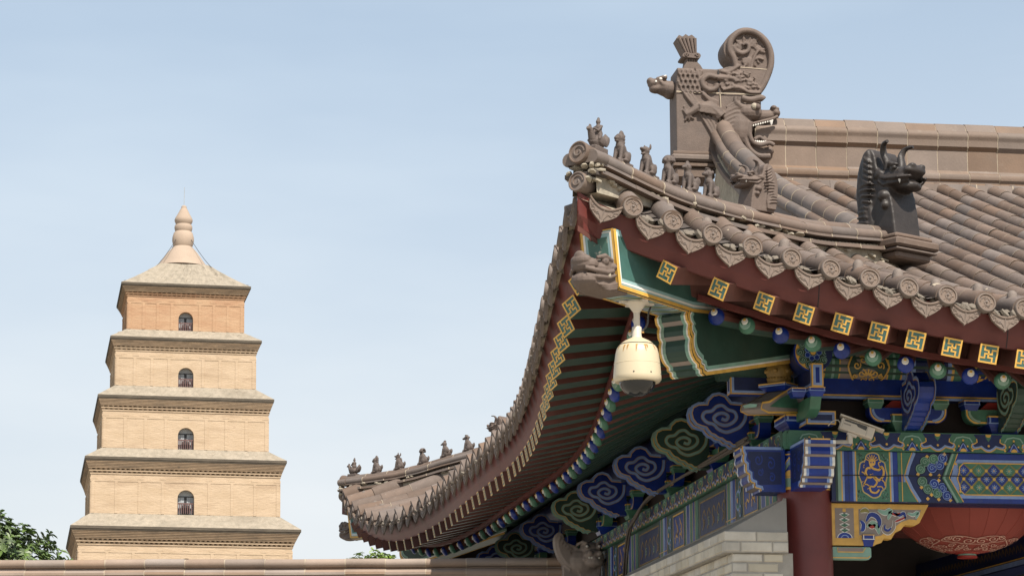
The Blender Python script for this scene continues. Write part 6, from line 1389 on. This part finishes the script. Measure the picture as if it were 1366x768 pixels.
def hw(px, py=560): k = px / 2 / 3260 * dq(py); return k * DH / (1 + k)
def zz(py, w): return 1.6 + (DH - w) * (.2002 + .9797 * (384 - py) / 3260) * dq(py)
pag = thing('brick_pagoda', (pc.x, pc.y, 0), 'tall square tan brick pagoda with stepped eaves and bulbous finial', 'tower')
Rm = Matrix.Rotation(ROT, 3, 'Z'); 
def pp(x, y, z): q_ = Rm @ V((x, y, 0)); sh = RIGHT * (-LEAN * (z - ZP)); return V((pc.x + q_.x + sh.x, pc.y + q_.y + sh.y, z))
def face(k):
    """frame of side k (0 = front): f(u, z, out)"""
    return lambda u_, z, d: (pp(u_, -d, z), pp(d, u_, z), pp(-u_, d, z), pp(-d, -u_, z))[k]
# (wall width px, wall bottom y, wall top y, eave width px, eave y, roof top y, roof top width px, window bottom/top y)
ST = [(154.5, 441, 397, 172, 380, 352, 62, 441, 416), (186, 516, 470, 201, 452, 441, 154.5, 516, 490), (220, 599, 550, 234, 530, 516, 186, 598, 570), (251, 686, 634, 268, 612, 599, 220, 684, 653), (284, 782, 728, 306.5, 704, 686, 251, 775, 744), (318, 885, 828, 342, 803, 782, 284, 878, 846), (352, 1010, 935, 378, 908, 885, 318, 1000, 960)]
for i, (ww, yb, yt, ew, ey, ry, rw, wb_, wt_) in enumerate(ST):
    W_, E, Rt = hw(ww, yt), hw(ew, ey), hw(rw, ry); zb, zt, ze_, zr = zz(yb, W_), zz(yt, W_), zz(ey, E), zz(ry, Rt)
    if i == 6: zb = 0
    z0w, z1w = zz(wb_, W_), zz(wt_, W_); hwn = hw(19 + i * .8, yb); ra = min(hwn, (z1w - z0w) * .6)
    mb = MB(); rails = MB(); panes = MB(); bm_ = 'pagoda_brick_red' if i == 0 else 'pagoda_brick'
    arch_ = [(-hwn, z0w)] + [(-hwn * cos(pi * k / 12), z1w - ra + ra * sin(pi * k / 12)) for k in range(13)] + [(hwn, z0w)]
    for k in range(4):
        f = face(k)
        o = [(-W_, zb), (-hwn, zb)] + arch_ + [(hwn, zb), (W_, zb), (W_, zt), (-W_, zt)]
        mb.add([f(u_, z, W_) for u_, z in o], [tuple(range(len(o)))], bm_)
        n = len(arch_); mb.add([f(u_, z, d) for d in (W_, W_ - 1.1) for u_, z in arch_], [(j, j + 1, n + j + 1, n + j) for j in range(n - 1)], bm_)
        # flat pilasters and the rail above them
        nb = 8
        for j in range(nb + 1):
            u_ = -W_ + .25 + (2 * W_ - .5) * j / nb
            if abs(u_) > hwn + .5: mb.prism([(u_ - .16, zb + .02), (u_ + .16, zb + .02), (u_ + .16, zt - .8), (u_ - .16, zt - .8)], lambda a, b, h, f=f: f(a, b, W_ + h), -.01, .05, bm_)
        mb.prism([(-W_, zt - .8), (W_, zt - .8), (W_, zt - .55), (-W_, zt - .55)], lambda a, b, h, f=f: f(a, b, W_ + h), -.01, .04, bm_)
        for j in range(nb + 1):
            u_ = -W_ + .35 + (2 * W_ - .7) * j / nb; mb.prism([(u_ - .35, zt - .55), (u_ + .35, zt - .55), (u_ + .25, zt - .3), (u_ - .25, zt - .3)], lambda a, b, h, f=f: f(a, b, W_ + h), -.01, .06, bm_)
    wl2 = mb.build('storey_wall', pag)
    for k in range(4):
        f = face(k); m2 = MB(); D = W_ - .8
        m2.poly(arch_, lambda a, b, h, f=f: f(a, b, D + h), 0, 'window_grey'); hgt = z1w - z0w
        m2.rect(-hwn * .16, z0w, hwn * .16, z0w + hgt * .72, lambda a, b, h, f=f: f(a, b, D + h), .03, 'window_dark'); m2.rect(-hwn * .5, z0w, hwn * .5, z0w + hgt * .38, lambda a, b, h, f=f: f(a, b, D + h), .04, 'window_dark')
        for a in (-.5, .5): m2.rect(hwn * a - .05, z0w, hwn * a + .05, z0w + hgt * .72, lambda a_, b, h, f=f: f(a_, b, D + h), .05, 'window_grey')
        m2.rect(-hwn, z0w + hgt * .72, hwn, z0w + hgt * .76, lambda a, b, h, f=f: f(a, b, D + h), .05, 'window_dark'); wd = m2.build('window', pag)
        m2 = MB(); D2 = W_ - .35
        for j in range(9): u_ = hwn * (-.95 + 1.9 * j / 8); m2.prism([(u_ - .05, z0w), (u_ + .05, z0w), (u_ + .05, z0w + hgt * .44), (u_ - .05, z0w + hgt * .44)], lambda a, b, h, f=f: f(a, b, D2 + h), -.04, .04, 'rail_red')
        m2.prism([(-hwn, z0w + hgt * .40), (hwn, z0w + hgt * .40), (hwn, z0w + hgt * .46), (-hwn, z0w + hgt * .46)], lambda a, b, h, f=f: f(a, b, D2 + h), -.05, .05, 'rail_red'); m2.build('railing', wd)
    # corbelled cornice: brick courses stepping out, with two rows of dog-tooth
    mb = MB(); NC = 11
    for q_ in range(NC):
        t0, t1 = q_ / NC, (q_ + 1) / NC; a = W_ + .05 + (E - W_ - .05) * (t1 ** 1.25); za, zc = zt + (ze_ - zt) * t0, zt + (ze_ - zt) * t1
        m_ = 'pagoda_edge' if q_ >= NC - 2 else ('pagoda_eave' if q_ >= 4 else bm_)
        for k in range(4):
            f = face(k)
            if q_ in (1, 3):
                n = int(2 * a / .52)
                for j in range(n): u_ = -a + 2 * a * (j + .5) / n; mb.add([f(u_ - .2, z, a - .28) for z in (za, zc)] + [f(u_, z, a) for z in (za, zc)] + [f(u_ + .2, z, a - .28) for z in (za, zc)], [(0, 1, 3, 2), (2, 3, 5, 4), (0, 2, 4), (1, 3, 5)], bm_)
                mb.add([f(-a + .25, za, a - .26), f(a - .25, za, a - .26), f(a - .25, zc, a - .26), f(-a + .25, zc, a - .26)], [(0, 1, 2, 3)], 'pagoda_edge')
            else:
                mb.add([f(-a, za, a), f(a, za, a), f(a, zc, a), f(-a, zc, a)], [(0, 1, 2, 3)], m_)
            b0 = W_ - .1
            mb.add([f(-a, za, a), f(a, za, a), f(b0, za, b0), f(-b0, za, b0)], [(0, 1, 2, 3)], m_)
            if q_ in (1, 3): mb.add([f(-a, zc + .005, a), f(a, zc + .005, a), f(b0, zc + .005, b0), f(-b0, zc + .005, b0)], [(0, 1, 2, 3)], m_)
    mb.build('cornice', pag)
    # weathered stepped brick roof
    mb = MB(); NR = 10 if i == 0 else 6
    for k in range(4):
        f = face(k); vs = []; NU = 40
        for q_ in range(NR + 1):
            t0 = q_ / NR; a = E + (Rt - E) * t0
            zc = ze_ + .12 + (zr - ze_ - .12) * (t0 if i else (t0 ** 1.12))
            for j in range(NU + 1):
                u_ = -1 + 2 * j / NU; jit = 0 if q_ in (0, NR) or j in (0, NU) else random.uniform(-.17, .14); vs.append(f(a * u_, zc + jit, a))
        mb.add(vs, [(q_ * (NU + 1) + j, q_ * (NU + 1) + j + 1, (q_ + 1) * (NU + 1) + j + 1, (q_ + 1) * (NU + 1) + j) for q_ in range(NR) for j in range(NU)], 'pagoda_roof')
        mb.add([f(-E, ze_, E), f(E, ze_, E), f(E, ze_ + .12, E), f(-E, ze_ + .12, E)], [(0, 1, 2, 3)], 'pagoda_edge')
    mb.build('storey_roof', pag)
fz = lambda y: zz(y, 0); fr_ = DC / 3260 * 1.025
prof = [(33, 357), (30, 352), (25, 345), (20, 338), (15, 332.5), (12.6, 330), (12.2, 329.5), (13, 328), (14.4, 322), (14.2, 317), (12.6, 311.5), (10.6, 309.2), (11, 308.6), (11.9, 305), (11.6, 302), (10, 299.6), (10.4, 299), (11.8, 296), (12, 293.5), (11, 291), (8.6, 287), (6, 282), (4.4, 279), (3.6, 278), (3.7, 276.5), (2.8, 275), (.01, 274)]
mb = MB(); mb.lathe([(r * fr_, fz(y)) for r, y in prof], pp(0, 0, 0) + RIGHT * (-LEAN * (fz(315))), (0, 0, 1), 32, 'finial'); c0 = pp(0, 0, 0) + RIGHT * (-LEAN * fz(315))
fin = mb.build('finial', pag)
mb = MB(); mb.tube([V((c0.x, c0.y, fz(275))), V((c0.x, c0.y, fz(250)))], .035, 6, 'window_grey'); mb.build('lightning_rod', fin)
E7 = hw(172, 380); z7 = zz(380, E7)
for k in range(4):
    sx_, sy_ = ((-1, -1), (1, -1), (1, 1), (-1, 1))[k]; a = V((c0.x, c0.y, fz(303))); b = pp(sx_ * E7 * .96, sy_ * E7 * .96, z7 + .3); pts = [a + (b - a) * t_ - V((0, 0, 2.2 * sin(pi * t_) * .8)) for t_ in [j / 12 for j in range(13)]]
    mb = MB(); mb.tube(pts, .03, 5, 'window_dark'); mb.build('stay_wire', pag)

# ------------------------------------------------------------------ trees
def tree(name, label, c, r, zt, n, leaf_len, m, seed, clump, group=None):
    rnd = random.Random(seed); c = V(c); t = thing(name, (c.x, c.y, 0), label, 'tree', group)
    mb = MB(); br = []
    mb.tube(spline([(c.x, c.y, 0), (c.x + .05, c.y, c.z * .4), (c.x - .05, c.y + .05, c.z - r[2] * .6)], 5), [.16 - .07 * k / 10 for k in range(11)], 9, 'bark')
    tips = []
    for k in range(26):
        a = rnd.uniform(0, 2 * pi); e = rnd.uniform(-.2, 1.4); d = V((cos(a) * cos(e) * r[0], sin(a) * cos(e) * r[1], sin(e) * r[2])) * rnd.uniform(.6, .95); p = c + d; tips.append(p)
        s_ = V((c.x, c.y, c.z - r[2] * .6)); mb.tube(spline([tuple(s_), tuple(s_ + (p - s_) * .5 + V((rnd.uniform(-.1, .1), rnd.uniform(-.1, .1), .05))), tuple(p)], 4), [.045 - .036 * j / 8 for j in range(9)], 6, 'bark')
    mb.build('trunk', t)
    mb = MB()
    for k in range(n):
        a = rnd.uniform(0, 2 * pi); e = rnd.uniform(-.5, 1.5); q_ = rnd.uniform(.45, 1.0) ** .5; d = V((cos(a) * cos(e) * r[0], sin(a) * cos(e) * r[1], sin(e) * r[2]))
        no = noise.noise(d.normalized() * 2.2 + V((seed, 0, 0))); d *= q_ * (1 + .38 * no)
        if no < -.38 and q_ > .8: continue
        p = c + d; ax = (d.normalized() + V((rnd.uniform(-.6, .6), rnd.uniform(-.6, .6), rnd.uniform(.0, .8)))).normalized(); x = ax.orthogonal().normalized(); y = ax.cross(x); b0 = rnd.uniform(0, 6)
        for j in range(clump):
            b = b0 + 2 * pi * j / clump + rnd.uniform(-.3, .3); dr = (x * cos(b) + y * sin(b) + ax * rnd.uniform(-.1, .9)).normalized(); L = leaf_len * rnd.uniform(.6, 1.15); w_ = L * rnd.uniform(.16, .24); s_ = dr.cross(ax); s_ = s_.normalized() if s_.length > .01 else x; dp = -ax * L * .22 + V((0, 0, -L * .16))
            vs = [p, p + dr * L * .35 + s_ * w_, p + dr * L * .7 + s_ * w_ * .8 + dp * .4, p + dr * L + dp, p + dr * L * .7 - s_ * w_ * .8 + dp * .4, p + dr * L * .35 - s_ * w_, p + dr * L * .5 - ax * w_ * .35 + dp * .2]
            mb.add(vs, [(0, 1, 6), (1, 2, 6), (2, 3, 6), (3, 4, 6), (4, 5, 6), (5, 0, 6)], m)
    mb.build('crown', t); return t
tree('broadleaf_tree', 'dark green broad leaved tree rising above the wall left of the pagoda', (-3.25, 40.8, 4.42), (1.85, 1.5, 1.42), 0, 1900, .155, 'leaf', 3, 8)
tree('bright_tree', 'wider of two sunlit green treetops under the far eave corner', (3.60, 45.0, 4.90), (.95, .8, .85), 0, 420, .13, 'leaf_bright', 5, 7)
tree('bright_tree', 'small pointed sunlit treetop beside the dark far wall of the hall', (4.38, 45.2, 5.05), (.30, .35, .75), 0, 160, .12, 'leaf_bright', 9, 7)
